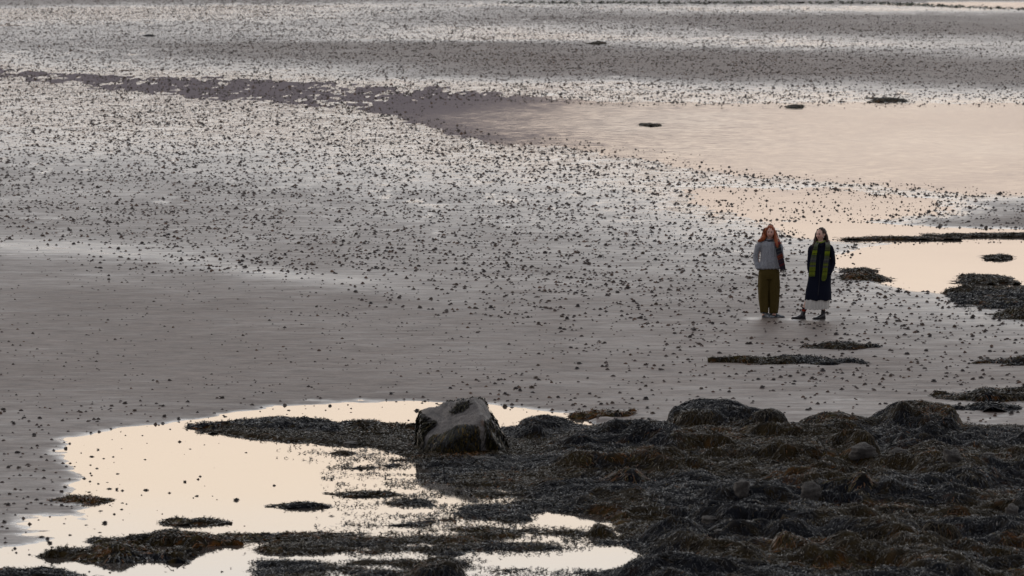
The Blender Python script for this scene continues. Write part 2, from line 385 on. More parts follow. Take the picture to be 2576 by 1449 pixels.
keep = rng.uniform(0, 66.0, ys.size) < 66.0 * 1.0 * ys / 330          # even density in the fan
xs, ys = xs[keep], ys[keep]
area = .115 * 2 * (330 ** 2 - 66 ** 2) / 2; d0 = len(xs) / area
nqx, nqy = noisy_q(xs, ys); q0x, q0y = toq(xs, ys)
dens = samp(DEN, nqx, nqy)
clump = sstep(.25, .75, fbm(xs * .9, ys * .9, 55, 3)) * 1.1 + .45
wv = samp(WAT, q0x, q0y)
dens = dens * clump * (1 - sstep(.5, 1.0, wv) * np.where(ys < 110, np.where((q0x < 620) | (q0y < 1068), .74, .985), .985)) * 3.4
acc = rng.uniform(0, 1, len(xs)) < dens / d0
xs, ys, q0x, q0y, wv, nqx, nqy = [a[acc] for a in (xs, ys, q0x, q0y, wv, nqx, nqy)]
CAND = (xs, ys, q0x, q0y, wv, nqx, nqy)

# ------------------------------------------------------------------ reef height field
covP = blur(poly_mask([(1300,1074),(1370,1062),(1430,1070),(1480,1075),(1600,1062),(1700,1060),(1960,1086),(2020,1082),(2140,1062),(2220,1060),(2420,1072),(2576,1076),(3060,1080),(3060,1699),
    (1500,1699),(1450,1500),(1580,1400),(1560,1330),(1400,1290),(1300,1250),(1200,1200),(1060,1160),(980,1130),(820,1120),(640,1100),(560,1090),(505,1080),(560,1072),(700,1078),(900,1080),(1050,1090),(1200,1090)]), 50, 10)
covH = blur((covP > .5) * (MXg > 1330 - .25 * (MYg - 1080)).astype(float), 110, 30)
covS = blur(poly_mask([(700,1085),(900,1110),(1150,1180),(1400,1260),(1700,1290),(1950,1290),(1960,1400),(1900,1699),(560,1699),(640,1449),(640,1380),(900,1340),(850,1300),(900,1240),(840,1200),(760,1150)]), 110, 24)
covU = blur(poly_mask([(1020,1130),(1350,1130),(1480,1270),(1250,1290),(1090,1230),(1010,1180)]), 50, 12)
covT = blur(poly_mask([(620,1400),(660,1350),(780,1340),(900,1380),(860,1449),(840,1699),(600,1699)]), 30, 12)
puddle = blur(poly_mask([(1600,1306),(1900,1304),(2010,1314),(1960,1330),(1640,1334)]), 40, 6) + blur(poly_mask([(1860,1352),(1960,1354),(1950,1364),(1860,1362)]), 15, 3) * 1.3 \
    + blur(poly_mask([(1360,1290),(1600,1292),(1560,1320),(1380,1316)]), 60, 8) * .8 + blur(poly_mask([(1230,1400),(1620,1390),(1640,1420),(1500,1430),(1230,1425)]), 50, 8) * .8
# q x, q y of the base, half width q, height m, half depth m, label, weed tint, sharpness
MOUNDS = [
 (1815,1070,140,.30,1.2,'long humped rock matted with black weed at the back of the reef',0,.42),
 (1925,1078,58,.26,.7,'rounded rock lobe combed with straight brown weed, right end of the long humped rock',1,.45),
 (2300,1082,125,.40,1.3,'broad weedy hump, highest on the reef skyline toward the right edge',0,.7),
 (2115,1078,110,.17,1.2,'low brown weed slope rising into the broad skyline hump from the left',1,1.0),
 (2130,1168,88,.38,.8,'steep black rock with hair-like weed combed to the left, right of the reef centre',0,.6),
 (2065,1246,105,.40,.9,'large dark weed draped boulder with a deep hollow at its right foot',0,.6),
 (2290,1152,80,.20,.7,'grey-black weed mound just below the broad skyline hump',0,.8),
 (2410,1235,90,.30,.8,'weed draped rock with bare grey flank near the right edge, middle height of the reef',0,.6),
 (2300,1215,70,.17,.6,'small rounded mop of black weed left of the bare-flanked rock',0,.8),
 (1382,1076,80,.15,.7,'low weed hump on the waterline to the right of the pale boulder',0,.9),
 (1335,1104,46,.16,.4,'small weed covered stone touching the right foot of the pale boulder',0,.7),
 (1700,1372,100,.24,.7,'dark heap of weed at the right end of the shallow foreground puddles',0,.8),
 (2015,1412,80,.30,.6,'shaggy weed covered rock at the bottom of the picture, left one of a touching pair',0,.55),
 (2112,1410,82,.30,.6,'shaggy weed covered rock at the bottom of the picture, right one of a touching pair',2,.55),
 (2262,1385,80,.24,.5,'black rock with weed fringe to the right of the shaggy pair',0,.45),
 (2370,1395,66,.34,.5,'tall weed hung block with brown bare corners near the bottom right',1,.4),
 (2510,1392,70,.22,.5,'low dark rock under weed near the bottom right corner',0,.6),
 (2157,1278,42,.42,.40,'small stump of rock hung with yellow-orange weed below the large dark boulder',3,.5),
 (1516,1345,36,.12,.3,'lone little weed mound standing in the bright puddle at the bottom centre',0,.8),
 (1100,1446,72,.17,.5,'black weed mound cut by the bottom edge of the picture in the pool',0,.8),
 (1560,1230,75,.24,.5,'flat tangle of rusty weed left of the reef centre',3,1.0),
 (1760,1225,80,.16,.6,'low black weed swell beside the bare sand patch',0,.9),
 (1880,1290,80,.16,.5,'dark weed swell behind the squared pale stone',0,.9),
 (2230,1300,70,.18,.5,'tangled weed ridge at the right of the yellow-orange stump',3,.8),
 (2450,1130,90,.16,.7,'low grey-black weed swell at the right below the skyline',0,1.0),
 (1640,1110,80,.13,.7,'low olive weed swell in front of the long humped rock',1,1.0),
]
MO = []
for (a, b, hw, hh, hd, lab, tint, sh) in MOUNDS:
    x, y = G(a, b); MO.append((float(x), float(y), hw / Q / pxm(b), hh * 1.0 + .07, hd, lab, tint, sh))
def cov(x, y):
    qx, qy = toq(x, y)
    qx = qx + (fbm(x * 1.5, y * .8, 61, 3) - .5) * 30; qy = qy + (fbm(x * 1.5, y * .8, 63, 3) - .5) * 8
    c = samp(covP, qx, qy) * 1.25
    c = np.maximum(c, samp(covS, qx, qy) * .60); c = np.maximum(c, samp(covT, qx, qy) * .66)
    c = np.maximum(c, samp(covU, qx, qy) * .80)
    return c - samp(puddle, qx, qy) * .95
def reef_z(x, y):
    c = cov(x, y)
    t = .55 * fbm(x * .75, y * 1.3, 71, 3, .6) + .45 * fbm(x * 2.4, y * 2.6, 75, 3, .6); t = .5 + (t - .5) * 1.5
    d = c - .18 - t * .85
    s = sstep(.55, 1.0, samp(covH, *toq(x, y)))
    hum = sstep(.42, .72, fbm(x * 1.0 + 3, y * .8, 81, 3)); rg_ = 1 - np.abs(fbm(x * 1.7, y * 1.5, 83, 3) - .5) * 4
    z = np.clip(d * .22, -.08, .04) + s * sstep(.1, .5, d) * (.22 * hum + .13 * np.clip(rg_, 0, 1) * fbm(x * .7, y * .7, 87, 2) + .05)
    z = z + (.03 + .05 * s) * (fbm(x * 5, y * 5, 85, 3) - .5) * sstep(-.02, .03, z)
    lab = np.full(np.shape(x), -1)
    for i, (mx_, my_, hw, hh, hd, *_r) in enumerate(MO):
        sh = _r[2]
        wob = 1 + .5 * (fbm(x * 2.2 + i * 7, y * 2.2, 90 + i, 3) - .5)
        rx = (x - mx_) / hw; ry_ = (y - my_) / hd
        r2 = (np.abs(rx) ** 2.3 + np.abs(ry_) ** 2.3) * wob
        dome = hh * np.clip(1 - r2, 0, 1) ** (sh * .8) * (.62 + .9 * (fbm(x * 2.4 + i, y * 2.4, 120 + i, 3) - .25) + .22 * rx * (1 if i % 3 else -1))
        zz = dome - .02
        hit = (r2 < 1) & (zz > z)
        lab = np.where(hit, i, lab); z = np.where(hit, zz, z)
    return z, lab
DX, DY = .058, .070
gx = np.arange(-9.5, 13.0, DX); gy = np.arange(58.0, 96.0, DY)
RX, RY = np.meshgrid(gx, gy); RZ, RL = reef_z(RX, RY)
def rz(x, y):
    u = np.clip((x - gx[0]) / DX, 0, len(gx) - 1.001); v = np.clip((y - gy[0]) / DY, 0, len(gy) - 1.001)
    i, j = u.astype(int), v.astype(int); a, b = u - i, v - j
    return (RZ[j, i] * (1 - a) + RZ[j, i + 1] * a) * (1 - b) + (RZ[j + 1, i] * (1 - a) + RZ[j + 1, i + 1] * a) * b
def rl(x, y):
    return RL[np.clip(((y - gy[0]) / DY).astype(int), 0, len(gy) - 1), np.clip(((x - gx[0]) / DX).astype(int), 0, len(gx) - 1)]
PAL = np.array([(.0055,.007,.011), (.011,.012,.016), (.019,.013,.0055), (.038,.025,.007), (.105,.042,.009), (.072,.054,.014)])
def weed_col(x, y, tint, n, r=rng):
    """blue-black, olive brown and rust in drifts"""
    a = fbm(x * .7, y * .55, 201, 3) + .12 * (np.asarray(tint) > 0); b = fbm(x * 1.6, y * 1.4, 203, 3)
    k = r.uniform(0, 1, n)
    br = sstep(.44, .60, a) * .8 + .12; br = np.where(np.asarray(tint) == 3, .92, br)
    ru = sstep(.55, .72, b) * .5 + .03; ru = np.where(np.asarray(tint) == 3, .75, ru)
    c = np.where((k < br)[:, None], PAL[2 + (r.uniform(0, 1, n) < .45)], PAL[(r.uniform(0, 1, n) < .5).astype(int)])
    c = np.where(((r.uniform(0, 1, n) < ru) & (k < br))[:, None], PAL[4 + (r.uniform(0, 1, n) < .35)], c)
    return c * r.uniform(.55, 1.5, n)[:, None]
base_col = weed_col(RX.ravel(), RY.ravel(), 0, RX.size) * .6
base_col = base_col.reshape(RX.shape + (3,)); 
base_col = (base_col + np.roll(base_col, 1, 0) + np.roll(base_col, 1, 1) + np.roll(base_col, (1, 1), (0, 1))) / 4
Fg = grid_faces(len(gy), len(gx)); VG = np.stack([RX, RY, RZ], -1).reshape(-1, 3); LG = RL.ravel(); ZG = RZ.ravel()
fl = LG[Fg[:, 0]]; above = ZG[Fg].max(1) > -.05
def submesh(name, faces, m, origin=(0, 0, 0)):
    u, inv = np.unique(faces, return_inverse=True)
    return mesh_np(name, VG[u] - np.array(origin), inv.reshape(faces.shape), m, base_col.reshape(-1, 3)[u])
link('rock_shelf', submesh('rock_shelf', Fg[(fl < 0) & above], M_MAT), kind='structure')

# --- ribbons: strands that follow the slope
def strands(x0, y0, L, wd, zf, nseg=5, r=rng, flowk=1.0, lift=.012, wig=.5, down=6.0):
    n = len(x0); e = .04
    ang = 2 * math.pi * fbm(x0 * .9, y0 * .9, 301, 2) * 2 + r.normal(0, .5, n)
    P = np.zeros((n, nseg + 1, 3)); x, y = x0.copy(), y0.copy(); z = zf(x, y)
    ph = r.uniform(0, 6.28, n)
    up = r.uniform(.3, 1, n) * lift
    P[:, 0] = np.stack([x, y, z + .1 * lift], -1); st = L / nseg
    D = np.zeros((n, nseg + 1, 2))
    for k in range(1, nseg + 1):
        gxn = (zf(x + e, y) - zf(x - e, y)) / (2 * e); gyn = (zf(x, y + e) - zf(x, y - e)) / (2 * e)
        dx = np.cos(ang) - gxn * down; dy = np.sin(ang) - gyn * down
        l = np.hypot(dx, dy) + 1e-6; dx /= l; dy /= l
        a = np.arctan2(dy, dx) + wig * np.sin(ph + k * 1.7) + r.normal(0, .15, n)
        slope = np.sqrt(1 + np.clip(gxn ** 2 + gyn ** 2, 0, 6))
        x = x + np.cos(a) * st / slope; y = y + np.sin(a) * st / slope
        D[:, k] = np.stack([np.cos(a), np.sin(a)], -1); z = zf(x, y)
        P[:, k] = np.stack([x, y, z + up * math.sin(math.pi * min(1, .15 + k / nseg)) * 1.0 + .004], -1)
    D[:, 0] = D[:, 1]
    wk = wd[:, None] * np.array([.7] + [1.0] * (nseg - 1) + [.35])[None, :]
    tw = r.uniform(-1, 1, n)[:, None] * .8
    side = np.stack([-D[..., 1] * np.cos(tw), D[..., 0] * np.cos(tw), np.repeat(np.sin(tw), nseg + 1, 1)], -1) * wk[..., None] * .5
    V = np.stack([P - side, P + side], 2).reshape(-1, 3)
    base = (np.arange(n) * (nseg + 1) * 2)[:, None, None]; k = (np.arange(nseg) * 2)[None, :, None]
    F = (base + k + np.array([0, 1, 3, 2])[None, None, :]).reshape(-1, 4)
    return V, F, np.repeat(np.arange(n), (nseg + 1) * 2)
def bits(x0, y0, z0, L, wd, r=rng, tilt=.9):
    """short forked wrack tips: two bent leaflets sharing a stem"""
    n = len(x0); a = r.uniform(0, 6.28, n); t = r.uniform(.05, tilt, n)
    d = np.stack([np.cos(a) * np.cos(t), np.sin(a) * np.cos(t), np.sin(t)], -1)
    s = np.stack([-np.sin(a), np.cos(a), r.uniform(-.5, .5, n)], -1)
    p0 = np.stack([x0, y0, z0], -1); p1 = p0 + d * (L * .5)[:, None]
    e1 = p1 + (d * .5 + s * .35) * L[:, None]; e2 = p1 + (d * .45 - s * .4) * L[:, None]
    w_ = s * wd[:, None] * .5
    V = np.stack([p0 - w_ * .6, p0 + w_ * .6, p1 - w_, p1 + w_, e1 - w_ * .8, e1 + w_ * .8, e2 - w_ * .8, e2 + w_ * .8], 1).reshape(-1, 3)
    b = (np.arange(n) * 8)[:, None, None]
    F = (b + np.array([[0, 1, 3, 2], [2, 3, 5, 4], [2, 3, 7, 6]])[None]).reshape(-1, 4)
    return V, F, np.repeat(np.arange(n), 8)
def merge(parts):
    V, F, Cc, n = [], [], [], 0
    for v, f, c in parts:
        V.append(v); F.append(f + n); Cc.append(c); n += len(v)
    return np.concatenate(V), np.concatenate(F), np.concatenate(Cc)

# sample weed over the reef
nc = 560000
sx = rng.uniform(-9, 12.5, nc); sy = rng.uniform(62, 95, nc); sz = rz(sx, sy); sl = rl(sx, sy)
qx, qy = toq(sx, sy, sz); inview = (qx > -250) & (qx < 2830) & (qy < 1560)
dry = (sz > .006) & inview; cv = cov(sx, sy)
pick = dry & (rng.uniform(0, 1, nc) < np.where(sl >= 0, .92, .70))
sx1, sy1, sl1 = sx[pick], sy[pick], sl[pick]
n1 = len(sx1); L = rng.uniform(.05, .17, n1); L = np.where(sl1 >= 0, L * 1.3, L); wd = rng.uniform(.005, .013, n1)
Vs, Fs, Is = strands(sx1, sy1, L, wd, rz, 3, lift=.022, down=2.6, wig=.8)
tints = np.array([m[6] for m in MO] + [0])[sl1]; cs = weed_col(sx1, sy1, tints, n1)
low = (sz > -.035) & (sz < .05) & inview & (sl < 0) & (rng.uniform(0, 1, nc) < np.where(sz > .01, .16, .5))
# free floating tips spreading out from the tangle
fl2 = inview & (sz <= -.035) & (rng.uniform(0, 1, nc) < np.clip((cv - .12) * .3, 0, .06) * sstep(.48, .62, fbm(sx * 2.0, sy * 1.5, 401, 3)) * 2.2)
low = low | fl2
bx_, by_ = sx[low], sy[low]; bz_ = np.maximum(rz(bx_, by_), 0) + .002
n2 = len(bx_)
Vb, Fb, Ib = bits(bx_, by_, bz_, rng.uniform(.02, .06, n2), rng.uniform(.008, .018, n2), rng, .6)
cb = weed_col(bx_, by_, 1, n2)
# carpet: everything not on a mound
sel = np.repeat(sl1 < 0, 3)
print('strands', n1, 'bits', n2)
V_, F_, C_ = merge([(Vs, Fs[sel], cs[Is]), (Vb, Fb, cb[Ib])])
u, inv = np.unique(F_, return_inverse=True)
link('seaweed', mesh_np('seaweed', V_[u], inv.reshape(F_.shape), M_WEED, C_[u]), kind='stuff',
     label='tangled carpet of black and brown wrack over the foreground reef and shallow pool', cat='seaweed')
for i, (mx_, my_, hw, hh, hd, lab, tint, sh) in enumerate(MO):
    e = link('weed_covered_rock', None, loc=(mx_, my_, 0), label=lab, cat='rock', group='weed covered rocks of the foreground reef')
    fm = Fg[(fl == i)]
    if len(fm): link('rock', submesh('rock', fm, M_MAT, (mx_, my_, 0)), e)
    s_ = np.repeat(sl1 == i, 3); f = Fs[s_]
    if len(f):
        u, inv = np.unique(f, return_inverse=True)
        o = link('seaweed', mesh_np('seaweed', Vs[u] - np.array((mx_, my_, 0)), inv.reshape(f.shape), M_WEED, cs[Is][u]), e)

# ------------------------------------------------------------------ lone patches of weed
PATCHES = [ # x0,x1, base y, height m, half depth m, label, tint
 (2022,2205,884,.10,.45,'small low heap of black wrack on the sand just below the dark-coated woman',0),
 (1808,2165,922,.13,.55,'long low heap of black wrack on open sand below the women',0),
 (2465,2740,923,.13,.55,'weed heap cut by the right edge of the photo, level with the long heap',0),
 (2365,2700,1013,.17,.7,'pointed weed heap at the right edge behind the reef, upper of two',0),
 (2400,2600,1038,.12,.5,'pointed weed heap at the right edge touching the reef, lower of two',0),
 (2420,2760,775,.17,2.6,'large dark bank of weed at the right edge beside the bright pool',0),
 (2485,2720,806,.14,.8,'narrow weed bank at the right edge in front of the large dark bank',0),
 (2416,2558,714,.09,.9,'thin dark weed islet in the bright pool above the large bank',1),
 (2110,2240,707,.10,.6,'small weed heap on wet sand right beside the dark-coated woman',1),
 (2120,2205,687,.05,.4,'thin strip of weed just above the heap beside the dark-coated woman',1),
 (2130,2400,605,.05,.30,'left part of the long dark weed line across the bright pool',1),
 (2330,2700,598,.07,.40,'right part of the long dark weed line, running out of the picture',1),
 (2480,2545,654,.04,.5,'tiny dark scrap of weed in the bright pool near the right edge',1),
 (1978,2024,273,.08,.8,'short dark scrap of weed at the far edge of the upper pool',1),
 (1612,1662,319,.06,.7,'thin dark scrap of weed floating in the middle of the upper pool',1),
 (2185,2280,258,.10,1.2,'dark weed bank on the far shore of the upper pool',1),
 (1478,1532,115,.14,1.2,'dark rock with weed on the distant sand, right of centre',0),
 (355,390,95,.10,1.0,'small dark rock on the distant sand at the upper left',0),
 (1034,1055,133,.05,.6,'tiny dark scrap on the distant grey sand near the centre',1),
 (1435,1600,1052,.13,.5,'brown weed heap on wet sand at the right end of the cream pool',3),
 (128,275,1266,.09,.30,'small yellowish weed clump on the shore at the far left of the cream pool',3),
 (385,570,1321,.08,.28,'narrow dark weed islet in the open middle of the cream pool',1),
 (690,850,1279,.06,.25,'thin sparse weed islet to the right in the cream pool',1),
 (105,470,1412,.19,.62,'big weed heap in the bottom left of the cream pool',2),
 (240,600,1374,.17,.5,'second weed heap behind the big bottom left heap',0),
 (-160,205,1455,.08,.4,'flat weed cut by the bottom left corner of the picture',0),
 (560,900,1362,.05,.45,'flat floating weed bed right of the bottom left heaps',1),
 (840,1010,1250,.04,.25,'small floating weed raft left of the reef tangle',1),
 (495,900,1086,.17,.8,'weed tongue pointing left into the cream pool from the pale boulder',0),
 (760,1075,1096,.19,.9,'thick weed bank between the tongue and the pale boulder',0),
]
for pi, (a, b, by, hh, hd, lab, tint) in enumerate(PATCHES):
    r = np.random.default_rng(500 + pi)
    cxq = (a + b) / 2; ox, oy = [float(v) for v in G(cxq, by - 2)]; hw = (b - a) / 2 / Q / pxm(by)
    oy += hd * .6
    hh *= 1.0 if (by < 1045 and by > 620) else .8
    def pz(x, y, i=pi, ox=ox, oy=oy, hw=hw, hh=hh, hd=hd):
        wob = 1 + 2.6 * (fbm((x - ox) * 2.2 / max(hw, .5) + i * 5, (y - oy) * 2.0 / hd, 40 + i, 4) - .5) + .9 * (fbm(x * 3.5 + i, y * 3.0, 44 + i, 3) - .5)
        rx = np.abs((x - ox) / hw); r2 = (rx ** 1.6 + np.abs((y - oy) / hd) ** 2.2) * wob
        pk = .35 + .95 * fbm((x - ox) * 2.6 / max(hw, .5) + i * 3, (y - oy) * 1.2, 60 + i, 3)
        return hh * np.clip(1 - r2, -1, 1) * pk * 1.1 + .03 * (fbm(x * 7, y * 7, 33, 2) - .5)
    far = by < 350
    nx_, ny_ = int(min(140, max(16, hw * 2 / .06))), int(min(60, max(10, hd * 2 / .06)))
    PX, PY = np.meshgrid(np.linspace(ox - hw * 1.15, ox + hw * 1.15, nx_), np.linspace(oy - hd * 1.15, oy + hd * 1.15, ny_))
    PZ = pz(PX, PY); f = grid_faces(ny_, nx_); f = f[(PZ.ravel()[f] > -.02).any(1)]
    Vp = np.stack([PX - ox, PY - oy, PZ], -1).reshape(-1, 3)
    cp = weed_col(PX.ravel(), PY.ravel(), tint, PX.size, r) * .6
    nn = int(min(9000, hw * hd * 4 * (900 if not far else 120)))
    x = r.uniform(ox - hw * 1.15, ox + hw * 1.15, nn); y = r.uniform(oy - hd * 1.15, oy + hd * 1.15, nn); z = pz(x, y)
    k = z > (-.012 if hh < .15 else -.006); x, y, z = x[k], y[k], np.maximum(z[k], 0.0) + .002
    if by < 1020 : z = z + .015
    k = r.uniform(0, 1, len(x)) < .55
    sc = 1.0
    v2, f2, i2 = bits(x[k], y[k], z[k], r.uniform(.02, .06, k.sum()) * sc, r.uniform(.008, .018, k.sum()) * sc, r, .7)
    c2 = weed_col(x[k], y[k], max(tint, 0), k.sum(), r)
    zfun = lambda xx, yy: np.maximum(pz(xx, yy), 0.0) + (.015 if by < 1020 else 0)
    ks = ~k
    v3, f3, i3 = strands(x[ks], y[ks], r.uniform(.08, .2, ks.sum()), r.uniform(.009, .018, ks.sum()), zfun, 4, r)
    c3 = weed_col(x[ks], y[ks], tint, ks.sum(), r)
    o3 = np.array((ox, oy, 0))
    V_, F_, C_ = merge([(v2 - o3, f2, c2[i2]), (v3 - o3, f3, c3[i3])])
    e = link('seaweed_heap', None, loc=(ox, oy, 0), label=lab, cat='seaweed', group='heaps of seaweed lying apart from the reef')
    link('matted_base', mesh_np('matted_base', Vp + np.array((0, 0, .012 if by < 1020 else 0)), f, M_MAT, cp), e)
    link('fronds', mesh_np('fronds', V_, F_, M_WEED, C_), e)
# green algae line at the far top right
r = np.random.default_rng(9); nn = 1500
qx = r.uniform(1250, 2600, nn); qyy = 8 + (qx - 1250) * .001 + r.normal(0, 1.6, nn) + np.where(qx > 2200, (qx - 2200) * .041, 0)
x, y = G(qx, qyy); V2, F2, I2 = bits(x, y, x * 0 + .01, r.uniform(.08, .22, nn), r.uniform(.05, .10, nn), r, .5)
link('algae', mesh_np('algae', V2, F2, M_WEED, (np.array([(.030,.040,.014)]) * r.uniform(.5, 1.6, nn)[:, None])[I2]), kind='stuff',
     label='dark green line of weed along the far shore at the top right', cat='algae')

# ------------------------------------------------------------------ worm casts, placed
xs, ys, q0x, q0y, wv, nqx, nqy = CAND
zs = sand_z(xs, ys)
ok = zs > np.where(ys < 110, -.075, -.040)
ok &= ~((ys < 95) & (ys > 59) & (rz(xs, ys) > .0))
for (a, b, by, hh, hd, lab, tint) in PATCHES:
    px_, py_ = G((a + b) / 2, by - 2); hw = (b - a) / 2 / Q / pxm(by)
    ok &= ~((np.abs(xs - px_) < hw * .9) & (np.abs(ys - py_ - hd * .6) < hd * .8))
for wx in (769, 820): 
    px_, py_ = G(wx * Q, 320 * Q); ok &= (np.abs(xs - px_) > .35) | (np.abs(ys - py_) > .8)
xs, ys, zs, q0x, q0y, nqx, nqy = [a[ok] for a in (xs, ys, zs, q0x, q0y, nqx, nqy)]
n = len(xs)
size = np.clip(rng.lognormal(math.log(.041), .38, n), .014, .095)
bare = samp(DEN, nqx, nqy)
size *= np.where(bare < 1.9, .62, 1.0)
size = np.where(q0y > 1010, size * .95, size)
hgt = size * rng.uniform(.45, .85, n)
cc = np.array([(.072,.058,.052)]) * rng.uniform(.6, 1.5, n)[:, None] * np.array([1, 1, 1])
cc = np.where((rng.uniform(0, 1, n) < .25)[:, None], cc * np.array([1.35, 1.05, .85]), cc)
app = size * (q0y / Q - HORIZ); inv_ = (q0x > 8) & (q0x < 2568) & (q0y > 8) & (q0y < 1441)
order = np.argsort(-np.where(inv_, app, -1)); big = np.zeros(n, bool); big[order[:300]] = True
print('casts', n)
VV, FF, CC, nb = [], [], [], 0
rest = np.where(~big)[0]; var = rng.integers(0, 10, n)
for k in range(30):
    if k < 10: P, F = cast_proto(k, 6, 2, .3); ids = rest[(var[rest] == k) & (ys[rest] < 120)]
    elif k < 20: P, F = cast_proto(k, 6, 1, .35); ids = rest[(var[rest] == k - 10) & (ys[rest] >= 120) & (ys[rest] < 175)]
    else: P, F = cast_proto(k, 5, 1, .35); ids = rest[(var[rest] == k - 20) & (ys[rest] >= 175)]
    a = rng.uniform(0, 6.28, len(ids)); ca, sa = np.cos(a), np.sin(a)
    X = (P[None, :, 0] * ca[:, None] - P[None, :, 1] * sa[:, None]) * size[ids, None] * 1.4 + xs[ids, None]
    Y = (P[None, :, 0] * sa[:, None] + P[None, :, 1] * ca[:, None]) * size[ids, None] + ys[ids, None]
    Z = P[None, :, 2] * hgt[ids, None] * 1.25 + np.maximum(zs[ids, None], -.012)
    VV.append(np.stack([X, Y, Z], -1).reshape(-1, 3)); FF.append((F[None] + (np.arange(len(ids)) * len(P))[:, None, None]).reshape(-1, 3) + nb)
    CC.append(np.repeat(cc[ids], len(P), 0)); nb += len(ids) * len(P)
link('worm_casts', mesh_np('worm_casts', np.concatenate(VV), np.concatenate(FF), M_CAST, np.concatenate(CC)), kind='stuff',
     label='thousands of small dark coiled sand casts dotting the flats to the far shore', cat='worm casts')
protos = []
for k in range(6):
    P, F = coil_proto(k); protos.append(mesh_np('worm_cast', P, F, M_CAST, np.tile(np.array([(.066,.055,.050), (.05,.043,.041), (.085,.062,.046), (.06,.052,.05), (.04,.036,.036), (.075,.058,.047)][k]), (len(P), 1))))
for i in order[:300]:
    qx, qy = q0x[i], q0y[i]
    inpool = zs[i] < .002; sz_ = 'large' if size[i] > np.median(size[order[:300]]) else 'small'
    tone = ['dark', 'blackish', 'brown', 'grey-brown', 'black', 'pale brown'][var[i] % 6]
    side = 'left' if qx < 860 else ('middle' if qx < 1720 else 'right')
    if qy > 1010 and inpool: lab, g = 'standing in the foreground pool, %s part of its rim' % side, 'worm casts in the foreground pool'
    elif qy > 1010: lab, g = 'on damp sand beside the %s part of the foreground pool' % side, 'worm casts around the foreground pool'
    elif qx > 1700 and qy > 930: lab, g = 'on grey sand between the long weed heap and the reef', 'worm casts below the women'
    elif qx > 1700 and qy > 800: lab, g = 'on grey sand between the women and the long weed heap', 'worm casts below the women'
    elif qx > 1700 and inpool: lab, g = 'standing in the bright pool beyond the women', 'worm casts in the pool beyond the women'
    elif qx > 2130: lab, g = 'on shiny wet sand to the right of the women', 'worm casts around the women'
    elif qx > 1700: lab, g = 'on wet sand behind or to the left of the women', 'worm casts around the women'
    elif qy > 760: lab, g = 'on the smooth %s part of the lower flat' % side, 'worm casts on the lower left flat'
    else: lab, g = 'on the densely dotted flat, %s part, mid distance' % side, 'worm casts of the dotted middle flat'
    lab = '%s %s worm cast %s' % (sz_, tone, lab); g = sz_ + ' ' + tone + ' ' + g + (' ' + side if qx < 1720 else '')
    o = link('worm_cast', protos[var[i] % 6], loc=(xs[i], ys[i], max(zs[i], -.012) - .002), label=lab, cat='worm cast', group=g)
    o.rotation_euler = (0, 0, rng.uniform(0, 6.28)); o.scale = (size[i] * 1.25, size[i] * 1.1, hgt[i] * 1.15)

# ------------------------------------------------------------------ boulder
def dirs_grid(nl, nz):
    th = np.linspace(0, math.pi, nz); ph = np.arange(nl) * 2 * math.pi / nl
    T, Pp = np.meshgrid(th, ph, indexing='ij')
    return np.stack([np.sin(T) * np.cos(Pp), np.sin(T) * np.sin(Pp), np.cos(T)], -1)
def rock_fn(planes, k=26, seed=0, amp=.05, sc=3):
    nrm = np.array([np.array(p[:3]) / np.linalg.norm(p[:3]) for p in planes]); d = np.array([p[3] for p in planes])
    def f(D):
        c = np.maximum(D @ nrm.T, 0) / d                      # 1/r for each plane
        inv = (c ** k).sum(-1) ** (1.0 / k)
        r = 1 / inv
        nz = fbm(D[..., 0] * sc + 5, D[..., 1] * sc + D[..., 2] * sc * 1.3, seed, 4) - .5
        nz2 = fbm(D[..., 2] * sc * 4 + 5, D[..., 0] * sc - D[..., 1] * sc, seed + 9, 4) - .5
        return r * (1 + amp * 1.6 * nz + amp * .8 * nz2)
    return f
def rock_mesh(name, f, m, nl=96, nz=56):
    D = dirs_grid(nl, nz); V = D * f(D)[..., None]
    return mesh_np(name, V.reshape(-1, 3), grid_faces(nz, nl, True), m)
bx0, by0 = G(1158, 1146); bx0 = float(bx0); by0 = float(by0) + .62
BC = np.array((bx0, by0, .27))
bf = rock_fn([(-.30,-.50,.80,.31), (-.15,.2,1,.45), (-1,-.15,.10,.62), (-.7,-1,.0,.60), (.30,-1,-.08,.52), (1,-.35,.42,.55), (1,.5,.1,.66), (-.3,1,.2,.6), (0,0,-1,.5), (.80,-.1,.62,.46)], 24, 3, .10, 2.6)
e = link('boulder', None, loc=BC, label='big pale boulder with bare slanting top and hanging weed at the pool edge', cat='boulder')
e.scale = (.93, 1, 1.04)
link('rock', rock_mesh('rock', bf, M_BOULD, 160, 96), e)
